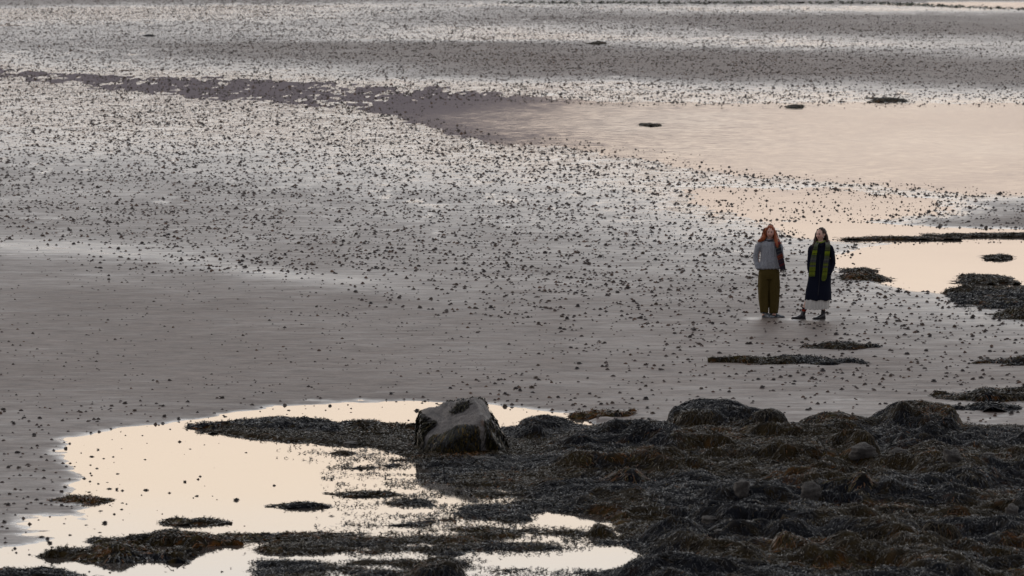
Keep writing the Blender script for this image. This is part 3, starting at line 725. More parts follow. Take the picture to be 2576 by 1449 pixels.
def boulder_strands(sel, n, Lr, r, tint, fall=1.0):
    D = r.normal(0, 1, (n * 12, 3)); D /= np.linalg.norm(D, axis=1)[:, None]; D = D[sel(D)][:n]; n = len(D)
    ns = 6; L = r.uniform(*Lr, n); P = np.zeros((n, ns + 1, 3)); p = D * bf(D)[:, None]; P[:, 0] = p
    jit = r.normal(0, .35, (n, 3)) ; T = np.zeros((n, ns + 1, 3))
    for k in range(1, ns + 1):
        nn_ = p / np.linalg.norm(p, axis=1)[:, None]
        g = np.array([0, 0, -1.0]) * fall + jit * (1.0 if fall < .5 else .35) + r.normal(0, .12, (n, 3)); g = g - (g * nn_).sum(1)[:, None] * nn_
        g /= np.linalg.norm(g, axis=1)[:, None] + 1e-6
        T[:, k] = g; p = p + g * (L / ns)[:, None]
        nn_ = p / np.linalg.norm(p, axis=1)[:, None]; p = nn_ * (bf(nn_) + .012 + .035 * r.uniform(0, 1, n) * math.sin(math.pi * k / ns))[:, None]
        P[:, k] = p
    T[:, 0] = T[:, 1]; nn_ = P / np.linalg.norm(P, axis=2)[..., None]
    sd_ = np.cross(T, nn_) + nn_ * r.uniform(-.7, .7, n)[:, None, None]
    wd = r.uniform(.010, .020, n)
    sd_ = sd_ * (wd[:, None] * np.array([.6, 1, 1, 1, 1, .8, .3])[None])[..., None] * .5
    V = np.stack([P - sd_, P + sd_], 2).reshape(-1, 3)
    F = ((np.arange(n) * (ns + 1) * 2)[:, None, None] + (np.arange(ns) * 2)[None, :, None] + np.array([0, 1, 3, 2])[None, None]).reshape(-1, 4)
    c = np.where((r.uniform(0, 1, n) < .45)[:, None], np.array([(.030,.026,.010)]), np.array([(.013,.014,.016)]))
    c = np.where((r.uniform(0, 1, n) < tint)[:, None], np.array([(.085,.055,.012)]), c) * r.uniform(.5, 1.5, n)[:, None]
    return V, F, np.repeat(c, (ns + 1) * 2, 0)
r = np.random.default_rng(77)
def azel(D): return np.degrees(np.arctan2(D[:, 0], -D[:, 1])), np.degrees(np.arcsin(D[:, 2]))   # 0 deg faces the camera
def fsel(D):
    a, e_ = azel(D); top = 19 + 7 * np.sin(np.radians(a * 3 + 40)) - .25 * np.abs(a + 8)
    return (a > -52) & (a < 30) & (e_ < top) & (e_ > -60)
def rsel(D): a, e_ = azel(D); return (a > 44) & (a < 150) & (e_ < 24) & (e_ > -50)
def lsel(D): a, e_ = azel(D); return (a < -62) & (a > -130) & (e_ < 24) & (e_ > -25)
def tsel(D):
    a = (D[:, 0] + .02) / .36; b = (D[:, 1] + .18) / .24; return (a * a + b * b < 1) & (D[:, 2] > .3)
def ksel(D): a, e_ = azel(D); return (np.abs(a) > 140) & (e_ > 22) & (e_ < 52)
for sel, n_, Lr, tint, fall in ((fsel, 3400, (.15, .40), .12, 1), (rsel, 1700, (.12, .35), .06, 1), (lsel, 900, (.1, .28), .02, 1), (tsel, 420, (.04, .10), .02, .2), (ksel, 320, (.04, .10), .0, .1)):
    v, f, c = boulder_strands(sel, n_, Lr, r, tint, fall)
    link('seaweed', mesh_np('seaweed', v, f, M_WEED, c), e)

# ------------------------------------------------------------------ loose stones in the reef
STONES = [(1864,1282,25,.14,'small pale rounded stone among weed left of the squared stone'),
 (2042,1290,36,.20,'squared pale grey stone half buried in weed at the reef centre'),
 (1838,1233,11,.08,'tiny pale pebble in the weed above the small rounded stone'),
 (1785,1347,26,.08,'flat greyish stone in the weed at the right of the puddles'),
 (1811,1374,18,.06,'low grey stone just below the flat greyish stone'),
 (2519,1356,19,.13,'pinkish stone at the right edge, left one of two'),
 (2545,1364,22,.15,'pinkish stone at the right edge, right one of two'),
 (2486,1198,24,.08,'pale slab showing through weed at the right edge of the reef'),
 (2168,1189,46,.13,'smooth grey slab top showing through weed at the foot of the steep black rock'),
 (2256,1196,34,.15,'yellowish stone wearing orange weed right of the smooth slab'),
 (1215,1160,40,.03,'flat tan slab lying in front of the pale boulder'),
 (1262,1128,34,.07,'thin bare slab at the right foot of the pale boulder'),
 (885,1119,26,.05,'low brown stone in the weed left of the pale boulder'),
 (1975,1212,14,.09,'little pale stone showing on the left of the large dark boulder'),
 (2395,1218,30,.16,'bare grey rock flank showing under the right hand weed'),
 (1645,1435,12,.04,'tiny white pebble shining in the weed at the bottom edge'),]
for i, (a, b, hw, hh, lab) in enumerate(STONES):
    x, y = [float(v) for v in G(a, b)]; wm = .78 * hw / Q / pxm(b); hh *= .8; rr = np.random.default_rng(i)
    pl = [(math.cos(t) , math.sin(t), rr.uniform(-.1, .35), rr.uniform(.8, 1.05)) for t in np.arange(7) * .9 + rr.uniform(0, 1)] + [(rr.uniform(-.2, .2), rr.uniform(-.4, 0), 1, .8), (0, 0, -1, 1)]
    f = rock_fn(pl, 14, i, .38, 1.9)
    z0 = max(float(rz(np.array([x]), np.array([y]))[0]), .0)
    o = link('stone', rock_mesh('stone', f, M_STONE, 36, 22), loc=(x, y - .05, z0 + hh * .02), label=lab, cat='stone', group='bare stones showing among the seaweed')
    o.scale = (wm, max(.12, wm * .7), hh)
# ------------------------------------------------------------------ people
def loft(rings, ns=32, cap=True):
    """rings: (cx, cy, cz, rx, ry, pitch(tilt of ring plane), power) stacked; fold: fn(angle, t)->radial factor"""
    V = []; 
    a = np.arange(ns) * 2 * math.pi / ns
    for rg in rings:
        cx_, cy_, cz_, rx, ry_ = rg[:5]; pw = rg[5] if len(rg) > 5 else 2.0
        ca, sa = np.cos(a), np.sin(a)
        k = (np.abs(ca) ** pw + np.abs(sa) ** pw) ** (-1 / pw)
        V.append(np.stack([cx_ + rx * ca * k, cy_ + ry_ * sa * k, np.full(ns, cz_)], -1))
    V = np.concatenate(V); F = grid_faces(len(rings), ns, True)
    F = [tuple(x) for x in F]
    if cap:
        F.append(tuple(range(ns))[::-1]); F.append(tuple(range(len(V) - ns, len(V))))
    return V, F
def interp_rings(keys, n):
    keys = np.array(keys, float); t = np.linspace(0, len(keys) - 1, n); i = np.clip(t.astype(int), 0, len(keys) - 2); f = (t - i)[:, None]
    p0 = keys[np.maximum(i - 1, 0)]; p1 = keys[i]; p2 = keys[i + 1]; p3 = keys[np.minimum(i + 2, len(keys) - 1)]
    return .5 * (2 * p1 + (p2 - p0) * f + (2 * p0 - 5 * p1 + 4 * p2 - p3) * f ** 2 + (3 * p1 - p0 - 3 * p2 + p3) * f ** 3)
def tube(path, ns=16, n=None, flat=None):
    """path: (x,y,z,r1,r2) swept; r1 along side, r2 across"""
    K = interp_rings(path, n or len(path) * 5); P = K[:, :3]; T = np.gradient(P, axis=0); T /= np.linalg.norm(T, axis=1)[:, None] + 1e-9
    ref = np.array(flat if flat is not None else (0, 1, 0), float); S_ = np.cross(T, ref); S_ /= np.linalg.norm(S_, axis=1)[:, None] + 1e-9
    U = np.cross(S_, T); a = np.arange(ns) * 2 * math.pi / ns
    V = P[:, None] + S_[:, None] * (np.cos(a)[None, :, None] * K[:, 3][:, None, None]) + U[:, None] * (np.sin(a)[None, :, None] * K[:, 4][:, None, None])
    V = V.reshape(-1, 3); F = [tuple(x) for x in grid_faces(len(K), ns, True)]
    F.append(tuple(range(ns))[::-1]); F.append(tuple(range(len(V) - ns, len(V))))
    return V, F
def join_raw(parts):
    V, F, n = [], [], 0
    for v, f in parts:
        V.append(v); F += [tuple(i + n for i in q) for q in f]; n += len(v)
    return np.concatenate(V), F
def build(parts, vox=None, smooth=2, disp=None):
    V, F = join_raw(parts); m = bpy.data.meshes.new('tmp'); m.from_pydata(V.tolist(), [], F); m.update()
    if vox:
        o = bpy.data.objects.new('tmp', m); C.objects.link(o)
        md = o.modifiers.new('r', 'REMESH'); md.mode = 'VOXEL'; md.voxel_size = vox
        if smooth: s_ = o.modifiers.new('s', 'SMOOTH'); s_.iterations = smooth; s_.factor = .5
        dgp = bpy.context.evaluated_depsgraph_get(); m2 = bpy.data.meshes.new_from_object(o.evaluated_get(dgp))
        bpy.data.objects.remove(o); bpy.data.meshes.remove(m); m = m2
    if disp is not None:
        n = len(m.vertices); co = np.empty(n * 3, np.float32); m.vertices.foreach_get('co', co); co = co.reshape(-1, 3)
        nm = np.empty(n * 3, np.float32); m.vertices.foreach_get('normal', nm); nm = nm.reshape(-1, 3)
        co = co + nm * disp(co)[:, None]; m.vertices.foreach_set('co', co.astype(np.float32).ravel()); m.update()
    m.polygons.foreach_set('use_smooth', np.ones(len(m.polygons), bool))
    return m
def coords(m):
    co = np.empty(len(m.vertices) * 3, np.float32); m.vertices.foreach_get('co', co); return co.reshape(-1, 3)
def paint(m, col):
    a = m.color_attributes.new('Col', 'FLOAT_COLOR', 'POINT'); cc = np.ones((len(m.vertices), 4), np.float32); cc[:, :3] = col
    a.data.foreach_set('color', cc.ravel()); return m
def f3(p, s, seed=0): return fbm(p[:, 0] * s + p[:, 1] * s * .7, p[:, 2] * s + p[:, 1] * s * .5, seed, 3) - .5
def head_raw(c, yaw, tilt=0.0, nod=0.0, sc=1.0):
    nl, nz = 72, 60; D = dirs_grid(nl, nz).reshape(-1, 3); x, y, z = D[:, 0], D[:, 1], D[:, 2]
    a = np.arctan2(x, -y)                        # 0 = face
    el_ = np.arcsin(z)
    V = D * np.array([.074, .092, .112])
    low = np.clip(-z, 0, 1)
    V[:, 0] *= 1 - .30 * low ** 1.6; V[:, 1] = np.where(y > 0, V[:, 1] * (1 - .45 * low ** 1.3), V[:, 1] * (1 - .05 * low))
    def g(a0, e0, wa, we): return np.exp(-((a - a0) / wa) ** 2 - ((el_ - e0) / we) ** 2)
    d = .021 * g(0, -.20, .13, .13) + .012 * g(0, -.04, .10, .22) - .010 * (g(.36, .03, .20, .13) + g(-.36, .03, .20, .13)) + .004 * (g(.36, .03, .10, .06) + g(-.36, .03, .10, .06))
    d = d + .005 * (g(.35, .24, .3, .09) + g(-.35, .24, .3, .09)) + .008 * g(0, -.52, .22, .07) - .005 * g(0, -.72, .25, .06) + .011 * g(0, -.98, .42, .18) + .004 * (g(.7, -.25, .3, .2) + g(-.7, -.25, .3, .2))
    V = V + D * d[:, None]
    cy_, sy_ = math.cos(yaw), math.sin(yaw)
    from mathutils import Matrix
    Mx = np.array(Matrix.Rotation(yaw, 3, 'Z') @ Matrix.Rotation(tilt, 3, 'Y') @ Matrix.Rotation(nod, 3, 'X'))
    info = dict(c=np.array(c), M=Mx, sc=sc)
    V = (V * sc) @ Mx.T + np.array(c)
    F = [tuple(q) for q in grid_faces(nz, nl, True)]
    return (V, F), info
def head_local(p, info): return ((p - info['c']) @ info['M']) / info['sc']
def ear_raw(info, s):
    P = [(s * .070, .004, .022, .006, .010), (s * .080, .010, .012, .010, .018), (s * .079, .010, -.008, .009, .016), (s * .072, .002, -.026, .005, .007)]
    v, f = tube(P, 10, 10); return (v * info['sc']) @ info['M'].T + info['c'], f
def skin_cols(m, info, lipc, skin, brow):
    p = head_local(coords(m), info); a = np.arctan2(p[:, 0] / .074, -p[:, 1] / .092); e_ = np.arcsin(np.clip(p[:, 2] / .112, -1, 1))
    col = np.tile(np.array(skin, float), (len(p), 1)); hd = np.linalg.norm(p, axis=1) < .15
    def mixc(wt, c): 
        nonlocal col; wt = (wt * hd)[:, None]; col = col * (1 - wt) + np.array(c) * wt
    def g(a0, e0, wa, we): return np.clip(1.6 * np.exp(-((a - a0) / wa) ** 2 - ((e_ - e0) / we) ** 2), 0, 1)
    mixc(.45 * (g(.55, -.25, .3, .18) + g(-.55, -.25, .3, .18)).clip(0, 1), (skin[0] * 1.05, skin[1] * .72, skin[2] * .7))
    mixc(g(0, -.53, .27, .075), lipc); mixc(.8 * g(0, -.53, .25, .018), np.array(lipc) * .3)
    for s in (-1, 1):
        mixc(.95 * g(s * .36, .20, .20, .035), brow); mixc(.8 * g(s * .36, .035, .14, .055), (.06, .04, .035))
    return paint(m, col)
M_SKIN = colmat('skin', .55, .35, 90, .1, .08); M_SKIN.node_tree.nodes['Principled BSDF'].inputs['Subsurface Weight'].default_value = .08
M_WOOL = colmat('wool', .95, .15, 170, .8, .5, sheen=.15); M_CLOTH = colmat('cloth', .92, .12, 120, .35, .22)
M_COAT = colmat('coat_wool', .95, .08, 140, .35, .2); M_HAIR = colmat('hair', .48, .35, 120, .5, .35); M_LEATHER = colmat('leather', .22, .6, 60, .15, .15)
M_SHOE = colmat('shoe_fabric', .6, .35, 70, .3, .4); M_EYE = colmat('eye', .1, .6, 10, 0, .02)
def hand_parts(wr, dirv, side, sc=1.0):
    """palm and five bent fingers, hand pushed down into a pocket"""
    wr = np.array(wr, float); d = np.array(dirv, float); d /= np.linalg.norm(d); s = np.array(side, float); s -= d * (s @ d); s /= np.linalg.norm(s); n_ = np.cross(d, s)
    out_ = [tube([(*wr, .024, .020), (*(wr + d * .05), .036, .016), (*(wr + d * .095), .036, .013)], 12, 12, n_)]
    for i, L in enumerate((.062, .072, .068, .052)):
        b = wr + d * .085 + s * (-.027 + .018 * i)
        out_.append(tube([(*b, .0085, .008), (*(b + d * L * .5 + n_ * .004), .008, .0075), (*(b + d * L * .8 + n_ * .018), .007, .0065), (*(b + d * L * .95 + n_ * .030), .005, .005)], 8, 10, n_))
    b = wr + d * .03 - s * .026
    out_.append(tube([(*b, .011, .010), (*(b + d * .03 - s * .018), .0095, .009), (*(b + d * .055 - s * .020 + n_ * .006), .007, .007)], 8, 8, n_))
    return out_
def locks(paths, n_each, r, spread, wd, ns=9):
    """hair: each guide path is followed by many thin tapering ribbons"""
    V, F, I, n = [], [], [], 0
    for pth in paths:
        K = interp_rings(pth, ns); 
        for q in range(n_each):
            off = r.normal(0, 1, 3) * np.array(spread); t = np.linspace(0, 1, ns)[:, None]
            ph = r.uniform(0, 6.28); P = K[:, :3] + off * (.35 + .65 * t) * (K[:, 3:4] / .03) + .006 * np.sin(t * 9 + ph) * np.array([1, .4, 0])
            T = np.gradient(P, axis=0); T /= np.linalg.norm(T, axis=1)[:, None]; th_ = r.uniform(-1, 1)
            S_ = np.cross(T, (math.sin(th_), math.cos(th_), 0)); S_ /= np.linalg.norm(S_, axis=1)[:, None] + 1e-9
            wv_ = wd * np.linspace(1, .25, ns)[:, None] * r.uniform(.6, 1.3)
            V.append(np.stack([P - S_ * wv_, P + S_ * wv_], 1).reshape(-1, 3)); k = np.arange(ns - 1)[:, None] * 2
            F.append(k + np.array([0, 1, 3, 2]) + n); I += [len(V)] * (2 * ns); n += 2 * ns
    return np.concatenate(V), np.concatenate(F), np.array(I)
def scarf_mesh(name, path, stripes, parent, fringe=None, ns=7, n=90, thick=.012, mat_=None):
    """path rows: x,y,z,half width, yaw of the cloth"""
    K = interp_rings(path, n); P = K[:, :3]; hw = K[:, 3]; yaw = K[:, 4]
    u = np.linspace(-1, 1, ns); S_ = np.stack([np.cos(yaw), np.sin(yaw), 0 * yaw], -1)
    T = np.gradient(P, axis=0); T /= np.linalg.norm(T, axis=1)[:, None] + 1e-9; Nn = np.cross(S_, T); Nn /= np.linalg.norm(Nn, axis=1)[:, None] + 1e-9
    bend = (-.010 * (u ** 2))[None, :, None] + .006 * np.sin(u * 5 + 1)[None, :, None]
    top_ = P[:, None] + S_[:, None] * (u[None, :, None] * hw[:, None, None]) + Nn[:, None] * (bend + thick / 2); bot = top_ - Nn[:, None] * thick
    ring = np.concatenate([top_, bot[:, ::-1]], 1); V = ring.reshape(-1, 3); F = [tuple(q) for q in grid_faces(n, 2 * ns, True)]
    F.append(tuple(range(2 * ns))[::-1]); F.append(tuple(range(len(V) - 2 * ns, len(V))))
    m = bpy.data.meshes.new(name); m.from_pydata(V.tolist(), [], F); m.update()
    L = np.concatenate([[0], np.cumsum(np.linalg.norm(np.diff(P, axis=0), axis=1))])
    cc = np.array([stripes(l, uu) for l in L for uu in np.concatenate([u, u[::-1]])]); paint(m, cc); m.materials.append(mat_ or M_WOOL)
    m.polygons.foreach_set('use_smooth', np.ones(len(m.polygons), bool))
    return link(name, m, parent), P, S_, hw
def put(name, m, mat_, parent, **k):
    m.materials.clear(); m.materials.append(mat_); return link(name, m, parent, **k)
def shoe_raw(heel, ang, L=.27, w=.046, top=.105, shaft=None, lift=0.0, toe_up=0.012):
    """foot form from heel along ang; rings are vertical slices"""
    h = np.array(heel, float); d = np.array([math.cos(ang), math.sin(ang), 0]); s = np.array([-math.sin(ang), math.cos(ang), 0])
    ts = [0, .04, .12, .25, .38, .52, .66, .8, .92, 1.0]; wds = [.45, .75, .86, .85, .8, .88, 1, .98, .75, .35]
    hs = [.60, .95, 1, 1, .86, .66, .52, .42, .34, .22]
    V = []; a = np.arange(16) * 2 * math.pi / 16
    for t, wq, hq in zip(ts, wds, hs):
        z0 = toe_up * max(0, t - .75) / .25 + lift * 1.0
        c, s_ = np.cos(a), np.sin(a); zz = z0 + top * hq * (.5 + .5 * np.sign(s_) * np.abs(s_) ** .7)
        V.append(h + d * L * t + s * (w * wq * np.sign(c) * np.abs(c) ** .75)[:, None] + np.array([0, 0, 1]) * zz[:, None])
    V = np.concatenate(V); F = [tuple(q) for q in grid_faces(len(ts), 16, True)]; F.append(tuple(range(16))[::-1]); F.append(tuple(range(len(V) - 16, len(V))))
    return V, F
def sole_raw(heel, ang, L=.275, w=.049, th_=.022, heel_h=0.0):
    h = np.array(heel, float); d = np.array([math.cos(ang), math.sin(ang), 0]); s = np.array([-math.sin(ang), math.cos(ang), 0])
    ts = [-.01, .05, .2, .34, .36, .5, .66, .82, .94, 1.01]; wds = [.5, .8, .88, .84, .82, .86, 1, .96, .72, .35]; V = []
    for t, wq in zip(ts, wds):
        up = 0 if (t < .35 or heel_h == 0) else (heel_h if t < .55 else heel_h * .35); up2 = .012 * max(0, t - .75) / .25
        for sx_, sz_ in ((-1, up + up2), (1, up + up2), (1, th_ + heel_h + up2 - (heel_h * .5 if t > .6 else 0)), (-1, th_ + heel_h + up2 - (heel_h * .5 if t > .6 else 0))):
            V.append(h + d * L * t + s * w * wq * sx_ + np.array([0, 0, sz_]))
    V = np.array(V); F = [tuple(q) for q in grid_faces(len(ts), 4, True)]; F.append((3, 2, 1, 0)); F.append(tuple(range(len(V) - 4, len(V))))
    return V, F

def woman_red(loc):
    r = np.random.default_rng(31)
    e = link('person', None, loc=loc, label='red-haired person in grey wool sweater and wide olive trousers, hand in pocket', cat='person')
    hc = (.018, -.012, 1.578); hr, info = head_raw(hc, R(-6), R(3), R(2), 1.06)
    body = [hr, ear_raw(info, 1), ear_raw(info, -1),
        tube([(.010, .012, 1.39, .062, .058), (.012, .010, 1.45, .050, .050), (.015, .008, 1.52, .048, .052)], 18),
        loft(interp_rings([(0, 0, .80, .10, .08, 2.3), (0, 0, .92, .165, .11, 2.3), (0, 0, 1.06, .130, .09, 2.3), (0, 0, 1.22, .150, .105, 2.3), (0, 0, 1.34, .165, .095, 2.3), (0, .005, 1.41, .08, .06, 2)], 24))]
    for s in (-1, 1):
        body.append(tube([(s * .085, 0, .90, .085, .09), (s * .095, 0, .7, .075, .08), (s * .095, 0, .47, .055, .06), (s * .095, .01, .30, .052, .055), (s * .092, .01, .10, .036, .04), (s * .09, 0, .05, .04, .05)], 16))
        body.append(tube([(s * .14, .0, 1.36, .05, .05), (s * .195, .01, 1.25, .042, .042), (s * .222, .012, 1.12, .036, .036), (s * .205, -.01, 1.03, .03, .03), (s * .165, -.03, .96, .024, .02)], 14))
        body += hand_parts((s * .165, -.03, .955), (-s * .45, .05, -1), (s * .2, 1, 0), .9)
    m = build(body, .007, 1); skin_cols(m, info, (.36, .12, .11), (.60, .37, .30), (.16, .07, .04)); put('body', m, M_SKIN, e)
    for s in (-1, 1):
        q = dirs_grid(12, 9) * .0085; v = (q.reshape(-1, 3) + np.array([s * .0255, -.0835, .004])) @ info['M'].T + info['c']
        m = mesh_np('eye', v, grid_faces(9, 12, True), M_EYE, np.tile((.05, .045, .05), (len(v), 1))); link('eye', m, e)
    # trousers
    W = [loft(interp_rings([(0, 0, .72, .175, .115, 2.4), (-.002, 0, .80, .192, .130, 2.4), (0, 0, .88, .188, .125, 2.4), (.004, 0, .955, .168, .112, 2.4)], 14), 36)]
    W.append(loft(interp_rings([(-.088, -.03, .118, .073, .085, 2.3), (-.095, -.02, .22, .082, .09, 2.3), (-.104, -.01, .42, .092, .098, 2.3), (-.102, 0, .62, .098, .110, 2.3), (-.095, 0, .82, .098, .118, 2.3)], 26), 28))
    W.append(loft(interp_rings([(.082, .015, .098, .078, .085, 2.3), (.088, .01, .22, .086, .09, 2.3), (.096, .005, .42, .094, .098, 2.3), (.094, 0, .62, .098, .110, 2.3), (.090, 0, .82, .098, .118, 2.3)], 26), 28))
    def fold(p):
        a = np.arctan2(p[:, 1], np.abs(p[:, 0]) - .09)
        return .007 * np.sin(a * 5 + p[:, 2] * 3 + np.sign(p[:, 0])) * sstep(.95, .5, p[:, 2]) + .012 * f3(p * np.array([1, 1, .35]), 14, 5) + .006 * f3(p, 22, 8)
    m = build(W, .008, 2, fold); paint(m, np.array((.064, .046, .013))); put('trousers', m, M_CLOTH, e)
    # sweater: boxy body with dropped shoulders and a sleeve into the pocket
    B = [loft(interp_rings([(.006, -.004, .905, .178, .118, 2.6), (.010, -.004, .93, .190, .135, 2.6), (.010, -.004, .98, .192, .148, 2.6), (.010, -.004, 1.08, .172, .145, 2.5), (.006, 0, 1.20, .162, .140, 2.4), (.0, 0, 1.31, .168, .128, 2.4), (-.004, .005, 1.385, .165, .105, 2.3), (0, .01, 1.425, .105, .08, 2.1), (.005, .01, 1.455, .068, .064, 2)], 44), 40),
         tube([(-.135, .005, 1.375, .060, .070), (-.190, .008, 1.315, .066, .075), (-.228, .015, 1.22, .055, .066), (-.248, .015, 1.12, .052, .060), (-.238, -.012, 1.03, .050, .054), (-.205, -.040, .965, .052, .052), (-.180, -.060, .905, .044, .044)], 20, 40),
         tube([(.130, .005, 1.375, .060, .070), (.180, .008, 1.31, .064, .072), (.212, .015, 1.22, .050, .064), (.224, .015, 1.12, .046, .058), (.216, .0, 1.035, .044, .052), (.185, -.02, .975, .046, .048), (.170, -.04, .935, .040, .038)], 20, 40)]
    def knit(p):
        x = p[:, 0]; return .004 * np.sin(x * 95) * (np.abs(x) < .16) * (p[:, 1] < 0) + .022 * f3(p, 9, 3) + .014 * f3(p * np.array([1, 1, 3.0]), 10, 4) * (np.abs(x) > .17) + .010 * np.exp(-((p[:, 2] - .93) / .02) ** 2)
    m = build(B, .008, 2, knit); p = coords(m)
    sp_ = fbm(p[:, 0] * 160, p[:, 2] * 160 + p[:, 1] * 90, 66, 2); paint(m, np.array((.275, .290, .320)) * (.65 + .7 * sp_)[:, None]); put('sweater', m, M_WOOL, e)
    # dark striped scarf: roll round the neck and a long tail over her left shoulder
    a = np.linspace(0, 2 * math.pi, 26)
    ring = [(.012 + .074 * math.sin(t), .004 - .070 * math.cos(t), 1.440 + .014 * math.cos(t) * -1 + .010 * math.sin(2 * t), .030 + .004 * math.sin(3 * t), .020) for t in a]
    m = build([tube(ring, 14, 100, (0, 0, 1))], .006, 1, lambda p: .006 * f3(p, 30, 2)); paint(m, np.array((.030, .030, .040)) * (.6 + .9 * fbm(coords(m)[:, 2] * 90, coords(m)[:, 0] * 20, 5, 2))[:, None])
    sc_ = put('scarf', m, M_WOOL, e)
    sl = [(.018,(.10,.09,.09)), (.05,(.20,.17,.15)), (.105,(.145,.012,.018)), (.15,(.018,.024,.026)), (.165,(.07,.08,.07)), (.215,(.016,.016,.026)), (.225,(.08,.085,.08)), (.265,(.018,.018,.032)), (.278,(.09,.085,.075)), (.30,(.11,.015,.02)), (.325,(.19,.042,.012)), (.345,(.05,.015,.02)), (.36,(.18,.045,.012)), (.40,(.022,.018,.032)), (.412,(.08,.03,.03)), (.45,(.02,.016,.028)), (.49,(.09,.012,.018)), (.56,(.018,.016,.026)), (9,(.03,.02,.03))]
    def st1(l, u_):
        l = l - .06 + .022 * u_
        for k, c in sl:
            if l < k: return c
    o, P, Sd, hw = scarf_mesh('scarf_tail', [(.075, -.050, 1.445, .040, .2), (.118, -.088, 1.425, .050, .25), (.142, -.142, 1.375, .050, .1), (.158, -.168, 1.29, .052, .1), (.178, -.176, 1.19, .056, .12), (.205, -.172, 1.08, .058, .14), (.228, -.165, .98, .054, .14), (.246, -.160, .905, .048, .14)], st1, sc_)
    fr = []
    for k in range(9):
        b = P[-1] + Sd[-1] * hw[-1] * (k / 4 - 1); fr.append(tube([(*b, .006, .006), (b[0] + r.uniform(-.006, .006), b[1], b[2] - .03, .006, .006), (b[0] + r.uniform(-.012, .012), b[1] - .004, b[2] - .06 + r.uniform(-.01, .01), .004, .004)], 6, 6))
    for k in range(5):
        b = np.array([.175 + .014 * k, -.13, .935 - .006 * k]); fr.append(tube([(*b, .006, .006), (b[0] + r.uniform(-.006, .006), b[1], b[2] - .03, .006, .006), (b[0] + r.uniform(-.01, .01), b[1], b[2] - .06, .004, .004)], 6, 6))
    m = build(fr); paint(m, np.array((.13, .11, .10))); put('fringe', m, M_WOOL, sc_)
    # hair
    cap = dirs_grid(48, 30).reshape(-1, 3) * np.array([.086, .102, .110]) + np.array([0, .019, .028]); cap = cap @ info['M'].T + info['c']
    H_ = [(cap, [tuple(q) for q in grid_faces(30, 48, True)]),
        tube([(.000, -.050, 1.683, .020, .022), (-.045, -.055, 1.655, .018, .026), (-.072, -.045, 1.59, .020, .032), (-.086, -.040, 1.52, .028, .036), (-.118, -.055, 1.465, .042, .036), (-.160, -.058, 1.437, .036, .024), (-.212, -.058, 1.428, .012, .010)], 14, 40),
        tube([(-.050, .01, 1.65, .026, .05), (-.084, .01, 1.58, .028, .05), (-.104, .0, 1.50, .036, .05), (-.150, -.01, 1.45, .036, .04), (-.175, -.02, 1.42, .012, .02)], 14, 30),
        tube([(.020, -.052, 1.685, .020, .022), (.068, -.052, 1.655, .016, .026), (.096, -.045, 1.59, .018, .032), (.106, -.060, 1.51, .026, .036), (.112, -.095, 1.43, .036, .034), (.132, -.150, 1.36, .032, .022), (.140, -.172, 1.30, .010, .010)], 14, 40),
        tube([(.070, .01, 1.65, .026, .05), (.100, .01, 1.57, .028, .05), (.122, -.01, 1.48, .034, .05), (.165, -.04, 1.42, .036, .040), (.190, -.07, 1.38, .012, .02)], 14, 30),
        tube([(.015, .09, 1.66, .08, .04), (.015, .12, 1.55, .11, .04), (.01, .135, 1.42, .13, .035), (.0, .14, 1.30, .10, .02)], 14, 30)]
    m = build(H_, .007, 1, lambda p: .003 * np.sin(p[:, 0] * 150 + 5 * f3(p, 6, 1)) + .008 * f3(p, 12, 7)); p = coords(m)
    def redc(n, f): return np.array((.27, .062, .014)) * (.45 + 1.0 * f)[:, None] * np.array([1, 1, 1])
    paint(m, redc(len(p), fbm(p[:, 0] * 90, p[:, 2] * 14, 8, 3))); hr_ = put('hair', m, M_HAIR, e)
    G_ = [[(-.05, -.062, 1.665, .02), (-.092, -.060, 1.59, .02), (-.105, -.06, 1.50, .03), (-.150, -.065, 1.445, .03), (-.225, -.06, 1.425, .03)],
          [(-.07, .0, 1.66, .02), (-.125, -.01, 1.56, .02), (-.135, -.02, 1.48, .03), (-.17, -.03, 1.43, .03), (-.20, -.04, 1.40, .03)],
          [(.06, -.062, 1.665, .02), (.100, -.066, 1.58, .02), (.115, -.08, 1.48, .03), (.135, -.13, 1.40, .03), (.150, -.175, 1.31, .03)],
          [(.08, .0, 1.66, .02), (.138, -.02, 1.55, .02), (.148, -.03, 1.46, .03), (.180, -.06, 1.41, .03), (.215, -.07, 1.375, .03)]]
    v, f, I = locks(G_, 60, r, (.009, .012, .010), .0018); cc_ = redc(len(v), r.uniform(0, 1, I.max() + 1)[I])
    link('hair_strands', mesh_np('hair_strands', v, f, M_HAIR, cc_), hr_)
    # walking shoes
    for heel, ang in (((-.115, .045, 0), R(-38)), ((.020, .075, 0), R(-20))):
        m = build([shoe_raw(heel, ang, .275, .052, .125), tube([(heel[0] + .055 * math.cos(ang), heel[1] + .055 * math.sin(ang), .05, .050, .054), (heel[0] + .035 * math.cos(ang), heel[1] + .035 * math.sin(ang), .145, .054, .058)], 14, 10)], .006, 1, lambda p: .003 * f3(p, 50, 1)); p = coords(m)
        paint(m, np.where((fbm(p[:, 0] * 30, p[:, 2] * 45 + p[:, 1] * 20, 3, 2) > .55)[:, None], np.array((.24, .25, .26)), np.array((.07, .085, .10)))); so = put('shoe', m, M_SHOE, e)
        m = build([sole_raw(heel, ang, .28, .052, .024)]); paint(m, np.array((.035, .036, .04))); m.polygons.foreach_set('use_smooth', np.zeros(len(m.polygons), bool)); put('sole', m, M_SHOE, so)
    return e

